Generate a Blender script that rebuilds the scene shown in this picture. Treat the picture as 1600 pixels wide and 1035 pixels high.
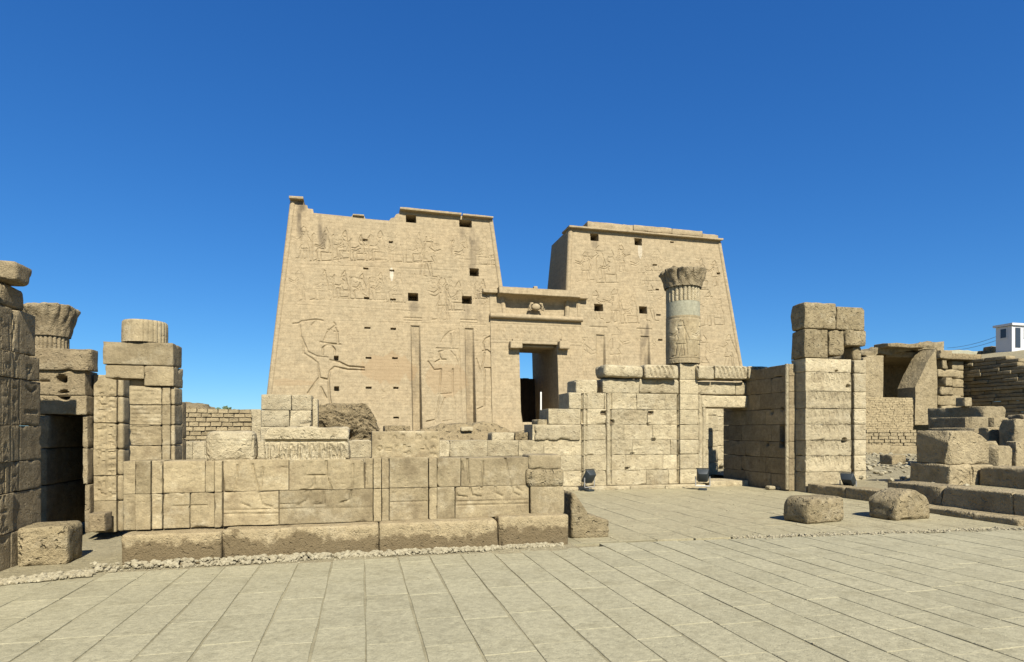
import bpy, math, random
import numpy as np
from mathutils import Vector, Matrix

for o in list(bpy.data.objects):
    bpy.data.objects.remove(o)
scene = bpy.context.scene
C = scene.collection

# ------------------------------------------------------------------ camera
F_PX, CX, HZ, EYE = 940.0, 800.0, 674.0, 1.65        # focal length and horizon, in photo pixels (1600 wide)
YAW = math.atan(235 / F_PX)
cam_d = bpy.data.cameras.new('camera')
cam = bpy.data.objects.new('camera', cam_d)
C.objects.link(cam)
cam.location = (0, 0, EYE)
cam.rotation_euler = (math.pi / 2, 0, -YAW)
cam_d.sensor_width = 36
cam_d.lens = F_PX / 1600 * 36
cam_d.shift_y = (HZ - 517.5) / 1600
cam_d.clip_start = 0.1
cam_d.clip_end = 8000
scene.camera = cam

# ------------------------------------------------------------------ sky, sun, exposure
ALPHA, ELEV = math.radians(-6), math.radians(43)     # heading of the light from +Y, sun height
world = bpy.data.worlds.new('World')
scene.world = world
world.use_nodes = True
wn = world.node_tree
for n in list(wn.nodes):
    wn.nodes.remove(n)
sky = wn.nodes.new('ShaderNodeTexSky')
sky.sky_type = 'NISHITA'
sky.sun_disc = False
sky.sun_elevation = ELEV
sky.sun_rotation = math.pi + ALPHA
sky.altitude = 900
sky.air_density = 1.0
sky.dust_density = 0.0
sky.ozone_density = 4.0
hs = wn.nodes.new('ShaderNodeHueSaturation')
hs.inputs['Saturation'].default_value = 1.2
bg = wn.nodes.new('ShaderNodeBackground')
bg.inputs['Strength'].default_value = 0.0555
wo = wn.nodes.new('ShaderNodeOutputWorld')
wn.links.new(sky.outputs[0], hs.inputs['Color'])
sep = wn.nodes.new('ShaderNodeSeparateColor')
cmb_ = wn.nodes.new('ShaderNodeCombineColor')
wn.links.new(hs.outputs[0], sep.inputs[0])
for i_, (gain, pw_) in enumerate(((0.57, 0.88), (1.10, 0.81), (2.02, 0.67))):     # polarised, deep blue sky
    p_ = wn.nodes.new('ShaderNodeMath'); p_.operation = 'POWER'; p_.inputs[1].default_value = pw_
    m_ = wn.nodes.new('ShaderNodeMath'); m_.operation = 'MULTIPLY'; m_.inputs[1].default_value = gain
    wn.links.new(sep.outputs[i_], p_.inputs[0]); wn.links.new(p_.outputs[0], m_.inputs[0]); wn.links.new(m_.outputs[0], cmb_.inputs[i_])
wn.links.new(cmb_.outputs[0], bg.inputs[0])
wn.links.new(bg.outputs[0], wo.inputs[0])

sl = bpy.data.lights.new('sun', 'SUN')
sl.energy = 5.0
sl.angle = math.radians(0.5)
sl.color = (1.0, 0.945, 0.84)
sun = bpy.data.objects.new('sun', sl)
C.objects.link(sun)
ld = Vector((math.sin(ALPHA) * math.cos(ELEV), math.cos(ALPHA) * math.cos(ELEV), -math.sin(ELEV)))
sun.rotation_euler = ld.to_track_quat('-Z', 'Y').to_euler()
sun.location = (20, -30, 60)

scene.view_settings.view_transform = 'Standard'
scene.view_settings.look = 'None'
scene.view_settings.exposure = 1.02
scene.view_settings.gamma = 1.0
scene.view_settings.use_curve_mapping = False

# ------------------------------------------------------------------ picture <-> place helpers
SN, CS = math.sin(YAW), math.cos(YAW)
def ray(x, y):
    u = (x - CX) / F_PX
    return SN + u * CS, CS - u * SN, (HZ - y) / F_PX
def on_y(x, y, Y):                       # X, Z of a sight line on the upright plane Y
    a, b, w = ray(x, y)
    d = Y / b
    return a * d, EYE + w * d
def xat(x, Y):
    a, b, w = ray(x, 0)
    return a * Y / b
def on_g(x, y, z=0.0):                   # X, Y of a sight line on the level z
    a, b, w = ray(x, y)
    d = (z - EYE) / w
    return a * d, b * d
def to_px(X, Y, Z):
    dep = X * SN + Y * CS
    r = X * CS - Y * SN
    return CX + F_PX * r / dep, HZ - F_PX * (Z - EYE) / dep, dep
PY0, PK = 92.0, 0.095                    # pylon face: foot and batter
def on_p(x, y, y0=PY0, k=PK):
    a, b, w = ray(x, y)
    d = (y0 + k * EYE) / (b - k * w)
    return a * d, EYE + w * d

# ------------------------------------------------------------------ noise, meshes
def _hash(i, j, k, s):
    h = (i.astype(np.int64) * 374761393 + j.astype(np.int64) * 668265263 + k.astype(np.int64) * 2147483647 + s * 974711) & 0xffffffff
    h = ((h ^ (h >> 13)) * 1274126177) & 0xffffffff
    h = ((h ^ (h >> 16)) * 2246822519) & 0xffffffff
    return ((h ^ (h >> 15)) & 0xffff) / 65535.0
def vnoise(P, scale, seed=0):
    q = P * scale
    f = np.floor(q)
    t = q - f
    t = t * t * (3 - 2 * t)
    i, j, k = f[:, 0], f[:, 1], f[:, 2]
    out = 0
    for a in (0, 1):
        wa = t[:, 0] if a else 1 - t[:, 0]
        for b in (0, 1):
            wb = t[:, 1] if b else 1 - t[:, 1]
            for c in (0, 1):
                wc = t[:, 2] if c else 1 - t[:, 2]
                out = out + wa * wb * wc * _hash(i + a, j + b, k + c, seed)
    return out
def fbm(P, scale, seed=0, octv=3):
    v, a, tot = 0, 1.0, 0
    for o in range(octv):
        v = v + a * vnoise(P, scale * 2 ** o, seed + 17 * o)
        tot += a
        a *= 0.5
    return v / tot

def mesh_from(V, Fq, name='mesh'):
    V = np.asarray(V, dtype=np.float32)
    me = bpy.data.meshes.new(name)
    if isinstance(Fq, np.ndarray):
        n = len(Fq); k = Fq.shape[1]
        me.vertices.add(len(V)); me.vertices.foreach_set('co', V.ravel())
        me.loops.add(n * k); me.loops.foreach_set('vertex_index', Fq.astype(np.int32).ravel())
        me.polygons.add(n); me.polygons.foreach_set('loop_start', np.arange(0, n * k, k, dtype=np.int32))
        me.update(calc_edges=True)
    else:
        me.from_pydata(V.tolist(), [], Fq)
        me.update()
    return me

def wloc(o):
    v = Vector((0, 0, 0))
    while o:
        v = v + o.location
        o = o.parent
    return v

def obj(name, V, Fq, mat, parent=None, smooth=True, base=False, sharp=0.5, rz=0.0):
    """one mesh object; V in world coordinates (parents carry no rotation)"""
    V = np.asarray(V, dtype=np.float64)
    lo, hi = V.min(0), V.max(0)
    org = (lo + hi) / 2
    if base:
        org[2] = lo[2]
    me = mesh_from(V - org, Fq, name)
    if mat: me.materials.append(mat)
    if smooth:
        me.polygons.foreach_set('use_smooth', np.ones(len(me.polygons), dtype=bool))
        me.set_sharp_from_angle(angle=sharp)
    else:
        me.polygons.foreach_set('use_smooth', np.zeros(len(me.polygons), dtype=bool))
    o = bpy.data.objects.new(name, me)
    C.objects.link(o)
    o.location = Vector(org.tolist())
    if parent:
        o.location = o.location - wloc(parent)
        o.parent = parent
    return o

def tag(o, label, cat, group=None):
    o['label'] = label; o['category'] = cat
    if group: o['group'] = group
    return o
def thing(name, label, cat, loc, group=None):
    o = bpy.data.objects.new(name, None)
    o.empty_display_size = 0.3
    C.objects.link(o)
    o.location = loc
    return tag(o, label, cat, group)
def structure(o):
    o['kind'] = 'structure'; return o
def stuff(o):
    o['kind'] = 'stuff'; return o

def lat(a, b, r, res):
    L = b - a
    r = min(r, L * 0.4)
    n = max(1, int(math.ceil((L - 2 * r) / res)))
    return np.concatenate([[a, a + 0.3 * r], np.linspace(a + r, b - r, n + 1), [b - 0.3 * r, b]])

def rbox(x0, x1, y0, y1, z0, z1, res=0.3, r=0.02, amp=0.006, seed=0, chip=0.0, carve=None, freq=2.5, lite=False, cuts=0, cutd=0.10):
    """worn stone block: rounded, chipped edges, uneven faces, front (-Y) can be carved"""
    if lite:
        ax = []
        for a, b in ((x0, x1), (y0, y1), (z0, z1)):
            rr = min(r, (b - a) * 0.4)
            n = max(1, int(math.ceil((b - a - 2 * rr) / res)))
            ax.append(np.concatenate([[a], np.linspace(a + rr, b - rr, n + 1), [b]]))
    else:
        ax = [lat(x0, x1, r, res), lat(y0, y1, r, res), lat(z0, z1, r, res)]
    n = [len(a) - 1 for a in ax]
    quads = []
    def face(fix, side):
        u, v = [i for i in range(3) if i != fix]
        gu, gv = np.meshgrid(np.arange(n[u]), np.arange(n[v]), indexing='ij')
        gu, gv = gu.ravel(), gv.ravel()
        co = []
        order = ((0, 0), (1, 0), (1, 1), (0, 1))
        flip = (side == 0) != (fix == 1)
        if flip: order = order[::-1]
        for du, dv in order:
            q = np.zeros((len(gu), 3), dtype=np.int64)
            q[:, fix] = n[fix] * side; q[:, u] = gu + du; q[:, v] = gv + dv
            co.append(q)
        quads.append(np.stack(co, 1))
    for fx in range(3):
        face(fx, 0); face(fx, 1)
    Q = np.concatenate(quads).reshape(-1, 3)
    key = (Q[:, 0] * 4096 + Q[:, 1]) * 4096 + Q[:, 2]
    uk, inv = np.unique(key, return_inverse=True)
    ii, jj, kk = uk // (4096 * 4096), (uk // 4096) % 4096, uk % 4096
    P = np.stack([ax[0][ii], ax[1][jj], ax[2][kk]], 1)
    Fq = inv.reshape(-1, 4)
    S = np.array([seed * 3.17 % 91, seed * 7.31 % 83, seed * 1.93 % 97])
    lo, hi = np.array([x0, y0, z0]), np.array([x1, y1, z1])
    rr = np.full(len(P), r)
    if chip > 0:
        c = vnoise(P + S, 5.0 / max(0.25, min(1.0, (hi - lo).max())), 5)
        rr = r * (0.6 + 0.8 * vnoise(P + S, 6, 3)) + chip * np.clip((c - 0.64) / 0.36, 0, 1) ** 1.1
    rr = np.minimum(rr, 0.42 * (hi - lo).min())[:, None]
    q = np.clip(P, lo + rr, hi - rr)
    d = P - q
    ln = np.linalg.norm(d, axis=1, keepdims=True)
    nrm = d / np.maximum(ln, 1e-9)
    out = q + nrm * rr
    if cuts:
        rc_ = random.Random(seed * 7 + 3)
        h2 = (hi - lo) / 2; c0 = (hi + lo) / 2
        for _c in range(cuts):
            n_ = np.array([rc_.choice((-1, 1)) * rc_.uniform(0.3, 1), rc_.choice((-1, -1, 1)) * rc_.uniform(0.1, 1), rc_.uniform(-0.2, 1)])
            n_ /= np.linalg.norm(n_)
            sup = np.abs(n_ * h2).sum()
            lim = sup - cutd * rc_.uniform(0.5, 1.5) * h2.mean() * 2
            ex = (out - c0) @ n_ - lim
            ex = np.maximum(ex + 0.03 * h2.mean() * (fbm(P + S, 4, 31, 3) - 0.5), 0) * (ex > 0)
            out = out - ex[:, None] * n_
    if amp > 0:
        f = fbm(P + S, freq, 11, 4) - 0.5
        out = out + nrm * (f * 2 * amp)[:, None]
    if carve is not None:
        m = nrm[:, 1] < -0.85
        out[m, 1] += carve(out[m, 0], out[m, 2])
    return out, Fq

def rot(V, deg, c=None, axis='Z'):
    V = np.asarray(V)
    c = (V.min(0) + V.max(0)) / 2 if c is None else np.asarray(c)
    R = np.array(Matrix.Rotation(math.radians(deg), 3, axis))
    return (V - c) @ R.T + c

def join(parts):
    vs, fs, n = [], [], 0
    for V, Fq in parts:
        vs.append(V); fs.append(np.asarray(Fq) + n); n += len(V)
    return np.concatenate(vs), np.concatenate(fs)

def box(x0, x1, y0, y1, z0, z1):
    V = np.array([(x, y, z) for x in (x0, x1) for y in (y0, y1) for z in (z0, z1)], float)
    Fq = np.array([(0, 1, 3, 2), (4, 6, 7, 5), (0, 4, 5, 1), (2, 3, 7, 6), (0, 2, 6, 4), (1, 5, 7, 3)])
    return V, Fq

def tube(pts, rad, seg=10, caps=True):
    pts = [Vector(p) for p in pts]
    rads = rad if isinstance(rad, (list, tuple)) else [rad] * len(pts)
    V, Fq = [], []
    for i, p in enumerate(pts):
        t = (pts[min(i + 1, len(pts) - 1)] - pts[max(i - 1, 0)]).normalized()
        up = Vector((0, 0, 1)) if abs(t.z) < 0.9 else Vector((0, 1, 0))
        a = t.cross(up).normalized(); b = a.cross(t).normalized()
        for k in range(seg):
            th = 2 * math.pi * k / seg
            V.append(p + (a * math.cos(th) + b * math.sin(th)) * rads[i])
    for i in range(len(pts) - 1):
        for k in range(seg):
            k2 = (k + 1) % seg
            Fq.append((i * seg + k, i * seg + k2, (i + 1) * seg + k2, (i + 1) * seg + k))
    if caps:
        for e, i in ((0, 0), (1, len(pts) - 1)):
            V.append(pts[i]); c = len(V) - 1
            for k in range(0, seg, 2):
                a_, b_, c_ = i * seg + k, i * seg + (k + 1) % seg, i * seg + (k + 2) % seg
                Fq.append((c, c_, b_, a_) if not e else (c, a_, b_, c_))
    return np.array([tuple(v) for v in V]), np.array(Fq)

def lathe(cx, cy, prof, seg=48, mod=None, cap=True):
    """prof: list of (radius, z); mod(theta, z, r) -> r"""
    V, Fq = [], []
    for r, z in prof:
        for k in range(seg):
            th = 2 * math.pi * k / seg
            rr = mod(th, z, r) if mod else r
            V.append((cx + rr * math.cos(th), cy + rr * math.sin(th), z))
    m = len(prof)
    for i in range(m - 1):
        for k in range(seg):
            k2 = (k + 1) % seg
            Fq.append((i * seg + k, i * seg + k2, (i + 1) * seg + k2, (i + 1) * seg + k))
    if cap:
        V.append((cx, cy, prof[-1][1])); c = len(V) - 1
        o = (m - 1) * seg
        for k in range(0, seg, 2):
            Fq.append((c, o + k, o + k + 1, o + (k + 2) % seg))
    return np.array(V), np.array(Fq)

# ------------------------------------------------------------------ carved relief as a height map
class Relief:
    def __init__(s, x0, x1, z0, z1, res):
        s.x0, s.z0, s.res = x0, z0, res
        s.nx, s.nz = int((x1 - x0) / res) + 2, int((z1 - z0) / res) + 2
        s.H = np.zeros((s.nx, s.nz), dtype=np.float32)
    def _box(s, xa, xb, za, zb):
        i0 = max(0, int((xa - s.x0) / s.res)); i1 = max(0, min(s.nx, int((xb - s.x0) / s.res) + 2))
        j0 = max(0, int((za - s.z0) / s.res)); j1 = max(0, min(s.nz, int((zb - s.z0) / s.res) + 2))
        return i0, i1, j0, j1
    def seg(s, a, b, w, d):
        i0, i1, j0, j1 = s._box(min(a[0], b[0]) - w, max(a[0], b[0]) + w, min(a[1], b[1]) - w, max(a[1], b[1]) + w)
        if i1 <= i0 or j1 <= j0: return
        X = (s.x0 + np.arange(i0, i1) * s.res)[:, None]; Z = (s.z0 + np.arange(j0, j1) * s.res)[None, :]
        dx, dz = b[0] - a[0], b[1] - a[1]
        L = dx * dx + dz * dz + 1e-12
        t = np.clip(((X - a[0]) * dx + (Z - a[1]) * dz) / L, 0, 1)
        D = np.hypot(X - a[0] - t * dx, Z - a[1] - t * dz)
        h = d * np.clip(1.25 * (1 - D / w), 0, 1)
        s.H[i0:i1, j0:j1] = np.maximum(s.H[i0:i1, j0:j1], h)
    def line(s, pts, w, d):
        for a, b in zip(pts[:-1], pts[1:]):
            s.seg(a, b, w, d)
    def erode(s, seed, lo=0.15, scale=0.25):
        X, Z = np.meshgrid(s.x0 + np.arange(s.nx) * s.res, s.z0 + np.arange(s.nz) * s.res, indexing='ij')
        f = fbm(np.stack([X.ravel(), X.ravel() * 0, Z.ravel()], 1), scale, seed, 4).reshape(X.shape)
        s.H *= np.clip(lo + (f - 0.34) * 3.2, lo, 1.0).astype(np.float32)
    def rect(s, xa, xb, za, zb, d, soft=0):
        i0, i1, j0, j1 = s._box(xa, xb, za, zb)
        if i1 - i0 < 2 or j1 - j0 < 2: return
        s.H[i0:i1 - 1, j0:j1 - 1] = np.maximum(s.H[i0:i1 - 1, j0:j1 - 1], d)
    def sample(s, X, Z):
        fx = np.clip((X - s.x0) / s.res, 0, s.nx - 1.001); fz = np.clip((Z - s.z0) / s.res, 0, s.nz - 1.001)
        i, j = fx.astype(int), fz.astype(int); a, b = fx - i, fz - j
        H = s.H
        return H[i, j] * (1 - a) * (1 - b) + H[i + 1, j] * a * (1 - b) + H[i, j + 1] * (1 - a) * b + H[i + 1, j + 1] * a * b
    def glyphs(s, xa, xb, za, zb, cell, w, d, seed, vertical=True, border=True):
        rg = random.Random(seed)
        ncol = max(1, int(round((xb - xa) / cell))) if vertical else 1
        G = [[(.1, .5), (.3, .8), (.5, .9), (.7, .8), (.9, .5), (.7, .2), (.5, .1), (.3, .2), (.1, .5)],
             [(.1, .3), (.3, .6), (.5, .3), (.7, .6), (.9, .3)],
             [(.2, .1), (.2, .9), (.5, .95), (.35, .5), (.2, .45)],
             [(.1, .8), (.25, .9), (.35, .75), (.3, .5), (.7, .35), (.95, .2)], [(.35, .5), (.4, .1), (.6, .1)],
             [(.1, .3), (.9, .3)], [(.1, .6), (.9, .6), (.9, .3), (.1, .3), (.1, .6)],
             [(.5, .1), (.5, .6), (.3, .8), (.5, .95), (.7, .8), (.5, .6)], [(.3, .5), (.7, .5)],
             [(.2, .2), (.5, .8), (.8, .2)], [(.15, .7), (.5, .4), (.85, .7)]]
        cw = (xb - xa) / ncol
        for c in range(ncol):
            x = xa + c * cw
            if border:
                s.line([(x, za), (x, zb)], w * 0.8, d * 0.8)
            z = zb
            while z > za + cell * 0.6:
                h = cell * rg.uniform(0.6, 1.0)
                if rg.random() < 0.86:
                    if rg.random() < 0.4:
                        hw = 0.5
                        for q in (0, 1):
                            g = rg.choice(G)
                            s.line([(x + cw * (0.08 + 0.84 * (q * .5 + a * hw)), z - h + b * h * 0.9) for a, b in g], w, d)
                    else:
                        g = rg.choice(G)
                        s.line([(x + cw * (0.1 + 0.8 * a), z - h + b * h * 0.9) for a, b in g], w, d)
                z -= h * 1.05
        if border:
            s.line([(xb, za), (xb, zb)], w * 0.8, d * 0.8)

SEATED = [[(.46, 1.0), (.37, .90), (.35, .80)], [(.46, 1.0), (.52, .86), (.50, .80)],
          [(.35, .80), (.31, .73), (.34, .66), (.42, .64)], [(.35, .80), (.50, .80), (.55, .68), (.58, .60)],
          [(.56, .62), (.62, .45), (.60, .26)], [(.36, .64), (.30, .48), (.36, .37)],
          [(.36, .56), (.20, .47), (.02, .50)], [(.38, .50), (.22, .42), (.02, .46)],
          [(.36, .37), (.10, .38), (.06, .32), (.10, .04), (-.03, .01)], [(.22, .28), (.22, .02), (.66, .02), (.66, .26), (.22, .28)],
          [(-.10, .0), (-.10, .78), (-.04, .86)], [(-.15, 0), (.72, 0)]]
STANDING = [[(.44, 1.0), (.36, .92), (.34, .85)], [(.50, .99), (.54, .88), (.50, .84)], [(.30, .84), (.58, .84)],
            [(.36, .84), (.33, .79), (.38, .75)], [(.54, .84), (.58, .76), (.60, .70)],
            [(.38, .74), (.34, .60), (.36, .48)], [(.60, .72), (.60, .50), (.62, .40)],
            [(.38, .72), (.22, .62), (.02, .68)], [(.40, .66), (.24, .57), (.04, .62)],
            [(.36, .48), (.28, .34), (.64, .34), (.60, .48)], [(.34, .34), (.28, .02), (.14, .0)],
            [(.48, .34), (.38, .02)], [(.52, .34), (.56, .02), (.46, 0)], [(.62, .34), (.66, .02)], [(.60, .70), (.70, .52), (.72, .42)]]

# ------------------------------------------------------------------ materials
def nd(nt, t, **kw):
    n = nt.nodes.new(t)
    for k, v in kw.items():
        if k in n.inputs: n.inputs[k].default_value = v
        else: setattr(n, k, v)
    return n
def stone_mat(name, col, col2, dark, big=0.6, mid=4.0, fine=45.0, bump=0.35, rnd=0.16, stain=0.35, courses=None, bands=0.0, attr=False, damp=None, rough=0.95, pits=0.4, bdist=0.02, pale=0.0, palecol=(0.60, 0.52, 0.37)):
    TONE = (0.655, 0.660, 0.622)
    col, col2, dark, palecol = [tuple(a_ * t_ for a_, t_ in zip(c_, TONE)) for c_ in (col, col2, dark, palecol)]
    if damp: damp = (damp[0], damp[1], damp[2], tuple(a_ * t_ for a_, t_ in zip(damp[3], TONE)))
    m = bpy.data.materials.new(name)
    m.use_nodes = True
    nt = m.node_tree
    L = nt.links.new
    bsdf = nt.nodes['Principled BSDF']
    bsdf.inputs['Roughness'].default_value = rough
    bsdf.inputs['Specular IOR Level'].default_value = 0.15
    geo = nd(nt, 'ShaderNodeNewGeometry')
    oi = nd(nt, 'ShaderNodeObjectInfo')
    pos = geo.outputs['Position']
    off = nd(nt, 'ShaderNodeVectorMath', operation='SCALE'); off.inputs['Scale'].default_value = 37.0
    cmb = nd(nt, 'ShaderNodeCombineXYZ')
    L(oi.outputs['Random'], cmb.inputs[0]); L(oi.outputs['Random'], cmb.inputs[2])
    L(cmb.outputs[0], off.inputs[0])
    add = nd(nt, 'ShaderNodeVectorMath', operation='ADD')
    L(pos, add.inputs[0]); L(off.outputs[0], add.inputs[1])
    p = add.outputs[0]
    def noise(scale, detail=4, rough_=0.6, vec=p):
        n = nd(nt, 'ShaderNodeTexNoise'); n.inputs['Scale'].default_value = scale
        n.inputs['Detail'].default_value = detail; n.inputs['Roughness'].default_value = rough_
        L(vec, n.inputs['Vector']); return n.outputs[0]
    def ramp(sock, a, b, lo=0.0, hi=1.0):
        r = nd(nt, 'ShaderNodeMapRange'); r.inputs[1].default_value = a; r.inputs[2].default_value = b
        r.inputs[3].default_value = lo; r.inputs[4].default_value = hi
        L(sock, r.inputs[0]); return r.outputs[0]
    def mix(fac, a, b, mode='MIX'):
        x = nd(nt, 'ShaderNodeMix', data_type='RGBA', blend_type=mode)
        if hasattr(fac, 'links') or hasattr(fac, 'is_linked'): L(fac, x.inputs[0])
        else: x.inputs[0].default_value = fac
        for s_, q in ((a, 6), (b, 7)):
            if isinstance(s_, tuple): x.inputs[q].default_value = (*s_, 1)
            else: L(s_, x.inputs[q])
        return x.outputs[2]
    n1 = noise(big, 5, 0.65); n2 = noise(mid, 5, 0.65); n3 = noise(fine, 3, 0.7)
    c = mix(ramp(n1, 0.35, 0.65), col, col2)
    c = mix(ramp(n2, 0.5, 0.75, 0, stain), c, dark)
    if bands:
        sc = nd(nt, 'ShaderNodeVectorMath', operation='MULTIPLY'); sc.inputs[1].default_value = (0.25, 0.25, 3.2)
        L(p, sc.inputs[0])
        nb = noise(1.0, 4, 0.7, sc.outputs[0])
        c = mix(ramp(nb, 0.48, 0.72, 0, bands), c, dark)
    if pale:
        sh = nd(nt, 'ShaderNodeVectorMath', operation='ADD'); sh.inputs[1].default_value = (13.1, 5.7, 9.3)
        L(p, sh.inputs[0])
        c = mix(ramp(noise(big * 1.7, 6, 0.72, sh.outputs[0]), 0.53, 0.68, 0, pale), c, palecol)
    n4 = noise(fine * 0.22, 4, 0.7)
    g4 = ramp(n4, 0.32, 0.68, 0.80, 1.14)
    gv4 = nd(nt, 'ShaderNodeCombineColor')
    for i in range(3): L(g4, gv4.inputs[i])
    c = mix(1.0, c, gv4.outputs[0], 'MULTIPLY')
    g = ramp(n3, 0.3, 0.7, 0.84, 1.13)
    gv = nd(nt, 'ShaderNodeCombineColor')
    for i in range(3): L(g, gv.inputs[i])
    c = mix(1.0, c, gv.outputs[0], 'MULTIPLY')
    rv = ramp(oi.outputs['Random'], 0, 1, 1 - rnd, 1 + rnd * 0.7)
    rc = nd(nt, 'ShaderNodeCombineColor')
    for i in range(3): L(rv, rc.inputs[i])
    c = mix(1.0, c, rc.outputs[0], 'MULTIPLY')
    if damp:                                  # old water mark climbing from the ground
        sx = nd(nt, 'ShaderNodeSeparateXYZ'); L(pos, sx.inputs[0])
        nn = noise(1.6, 6, 0.72)
        zz = nd(nt, 'ShaderNodeMath', operation='MULTIPLY_ADD'); L(nn, zz.inputs[0]); zz.inputs[1].default_value = -damp[1]
        L(sx.outputs[2], zz.inputs[2])
        f = ramp(zz.outputs[0], damp[0] - damp[1] * 0.5 + 0.03, damp[0] - damp[1] * 0.5 - 0.03, 0, damp[2])
        c = mix(f, c, damp[3])
    if attr:
        at = nd(nt, 'ShaderNodeAttribute'); at.attribute_name = 'stain'
        sp = nd(nt, 'ShaderNodeSeparateColor'); L(at.outputs['Color'], sp.inputs[0])
        c = mix(sp.outputs[0], c, (0.105, 0.083, 0.054))
        c = mix(sp.outputs[1], c, (0.25, 0.18, 0.10))
        c = mix(sp.outputs[2], c, (0.42, 0.38, 0.29))
    h = nd(nt, 'ShaderNodeMath', operation='MULTIPLY_ADD'); L(n4, h.inputs[0]); h.inputs[1].default_value = 1.6
    L(n3, h.inputs[2])
    hh = h.outputs[0]
    if pits:
        vo = nd(nt, 'ShaderNodeTexNoise'); vo.inputs['Scale'].default_value = fine * 0.35; vo.inputs['Detail'].default_value = 2
        L(p, vo.inputs['Vector'])
        pr = ramp(vo.outputs[0], 0.60, 0.72, 0, -pits * 2)
        a2 = nd(nt, 'ShaderNodeMath', operation='ADD'); L(hh, a2.inputs[0]); L(pr, a2.inputs[1]); hh = a2.outputs[0]
    if courses:
        sx2 = nd(nt, 'ShaderNodeSeparateXYZ'); L(pos, sx2.inputs[0])
        cc = nd(nt, 'ShaderNodeCombineXYZ'); L(sx2.outputs[0], cc.inputs[0]); L(sx2.outputs[2], cc.inputs[1])
        br = nd(nt, 'ShaderNodeTexBrick'); L(cc.outputs[0], br.inputs['Vector'])
        br.inputs['Scale'].default_value = 1.0; br.inputs['Mortar Size'].default_value = 0.035
        br.inputs['Brick Width'].default_value = courses * 2.6; br.inputs['Row Height'].default_value = courses
        br.inputs['Color1'].default_value = (1, 1, 1, 1); br.inputs['Color2'].default_value = (0.93, 0.93, 0.93, 1); br.inputs['Mortar'].default_value = (0.80, 0.79, 0.77, 1)
        c = mix(0.5, c, br.outputs[0], 'MULTIPLY')
        fb = nd(nt, 'ShaderNodeMath', operation='MULTIPLY_ADD'); L(br.outputs['Fac'], fb.inputs[0]); fb.inputs[1].default_value = -0.9
        L(hh, fb.inputs[2]); hh = fb.outputs[0]
    bp = nd(nt, 'ShaderNodeBump'); bp.inputs['Strength'].default_value = bump; bp.inputs['Distance'].default_value = bdist
    L(hh, bp.inputs['Height']); L(bp.outputs[0], bsdf.inputs['Normal'])
    L(c, bsdf.inputs['Base Color'])
    return m

def plain_mat(name, col, rough=0.6, metal=0.0, scale=20, var=0.15, bump=0.1):
    m = bpy.data.materials.new(name); m.use_nodes = True
    nt = m.node_tree; b = nt.nodes['Principled BSDF']
    b.inputs['Roughness'].default_value = rough; b.inputs['Metallic'].default_value = metal
    n = nd(nt, 'ShaderNodeTexNoise'); n.inputs['Scale'].default_value = scale; n.inputs['Detail'].default_value = 4
    g = nd(nt, 'ShaderNodeNewGeometry'); nt.links.new(g.outputs['Position'], n.inputs['Vector'])
    x = nd(nt, 'ShaderNodeMix', data_type='RGBA')
    x.inputs[6].default_value = (*[v * (1 - var) for v in col], 1); x.inputs[7].default_value = (*[min(1, v * (1 + var)) for v in col], 1)
    nt.links.new(n.outputs[0], x.inputs[0]); nt.links.new(x.outputs[2], b.inputs['Base Color'])
    bp = nd(nt, 'ShaderNodeBump'); bp.inputs['Strength'].default_value = bump; bp.inputs['Distance'].default_value = 0.01
    nt.links.new(n.outputs[0], bp.inputs['Height']); nt.links.new(bp.outputs[0], b.inputs['Normal'])
    return m

M = {}
M['pylon'] = stone_mat('pylon_sandstone', (0.455, 0.355, 0.225), (0.43, 0.345, 0.225), (0.33, 0.25, 0.15), big=0.12, mid=0.8, fine=7, bump=0.35, rnd=0.02, stain=0.22, courses=0.52, bands=0.30, attr=True, bdist=0.06, pits=0.3)
M['front'] = stone_mat('weathered_sandstone', (0.435, 0.35, 0.218), (0.355, 0.284, 0.172), (0.20, 0.147, 0.085), big=1.5, mid=3.2, fine=55, bump=0.45, rnd=0.20, stain=0.7, bands=0.35, bdist=0.014, pale=0.5)
M['base'] = stone_mat('damp_stained_sandstone', (0.46, 0.365, 0.225), (0.41, 0.325, 0.195), (0.25, 0.18, 0.10), big=1.2, mid=4.0, fine=50, bump=0.9, rnd=0.10, stain=0.4, damp=(0.27, 0.95, 0.85, (0.165, 0.122, 0.068)), bdist=0.02, pale=0.3)
M['court'] = stone_mat('pale_court_sandstone', (0.575, 0.485, 0.325), (0.485, 0.40, 0.258), (0.29, 0.222, 0.132), big=1.1, mid=2.6, fine=32, bump=0.8, rnd=0.16, stain=0.65, bdist=0.03, bands=0.3, pale=0.6)
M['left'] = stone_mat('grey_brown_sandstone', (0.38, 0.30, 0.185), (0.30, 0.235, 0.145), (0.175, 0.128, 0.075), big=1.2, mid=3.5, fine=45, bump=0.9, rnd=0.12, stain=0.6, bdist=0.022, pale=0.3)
M['boulder'] = stone_mat('eroded_block_sandstone', (0.40, 0.32, 0.195), (0.32, 0.255, 0.15), (0.19, 0.14, 0.08), big=1.6, mid=5, fine=36, bump=1.0, rnd=0.10, stain=0.6, bdist=0.03, pits=0.7, pale=0.4)
M['capital'] = stone_mat('dark_weathered_capital', (0.36, 0.29, 0.185), (0.29, 0.23, 0.145), (0.16, 0.12, 0.073), big=1.6, mid=5, fine=30, bump=1.0, rnd=0.05, stain=0.5, bdist=0.03)
M['grey'] = stone_mat('grey_cement_repair', (0.41, 0.39, 0.29), (0.38, 0.36, 0.265), (0.28, 0.26, 0.2), big=2, mid=6, fine=50, bump=0.2, rnd=0.02, stain=0.2)
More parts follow.
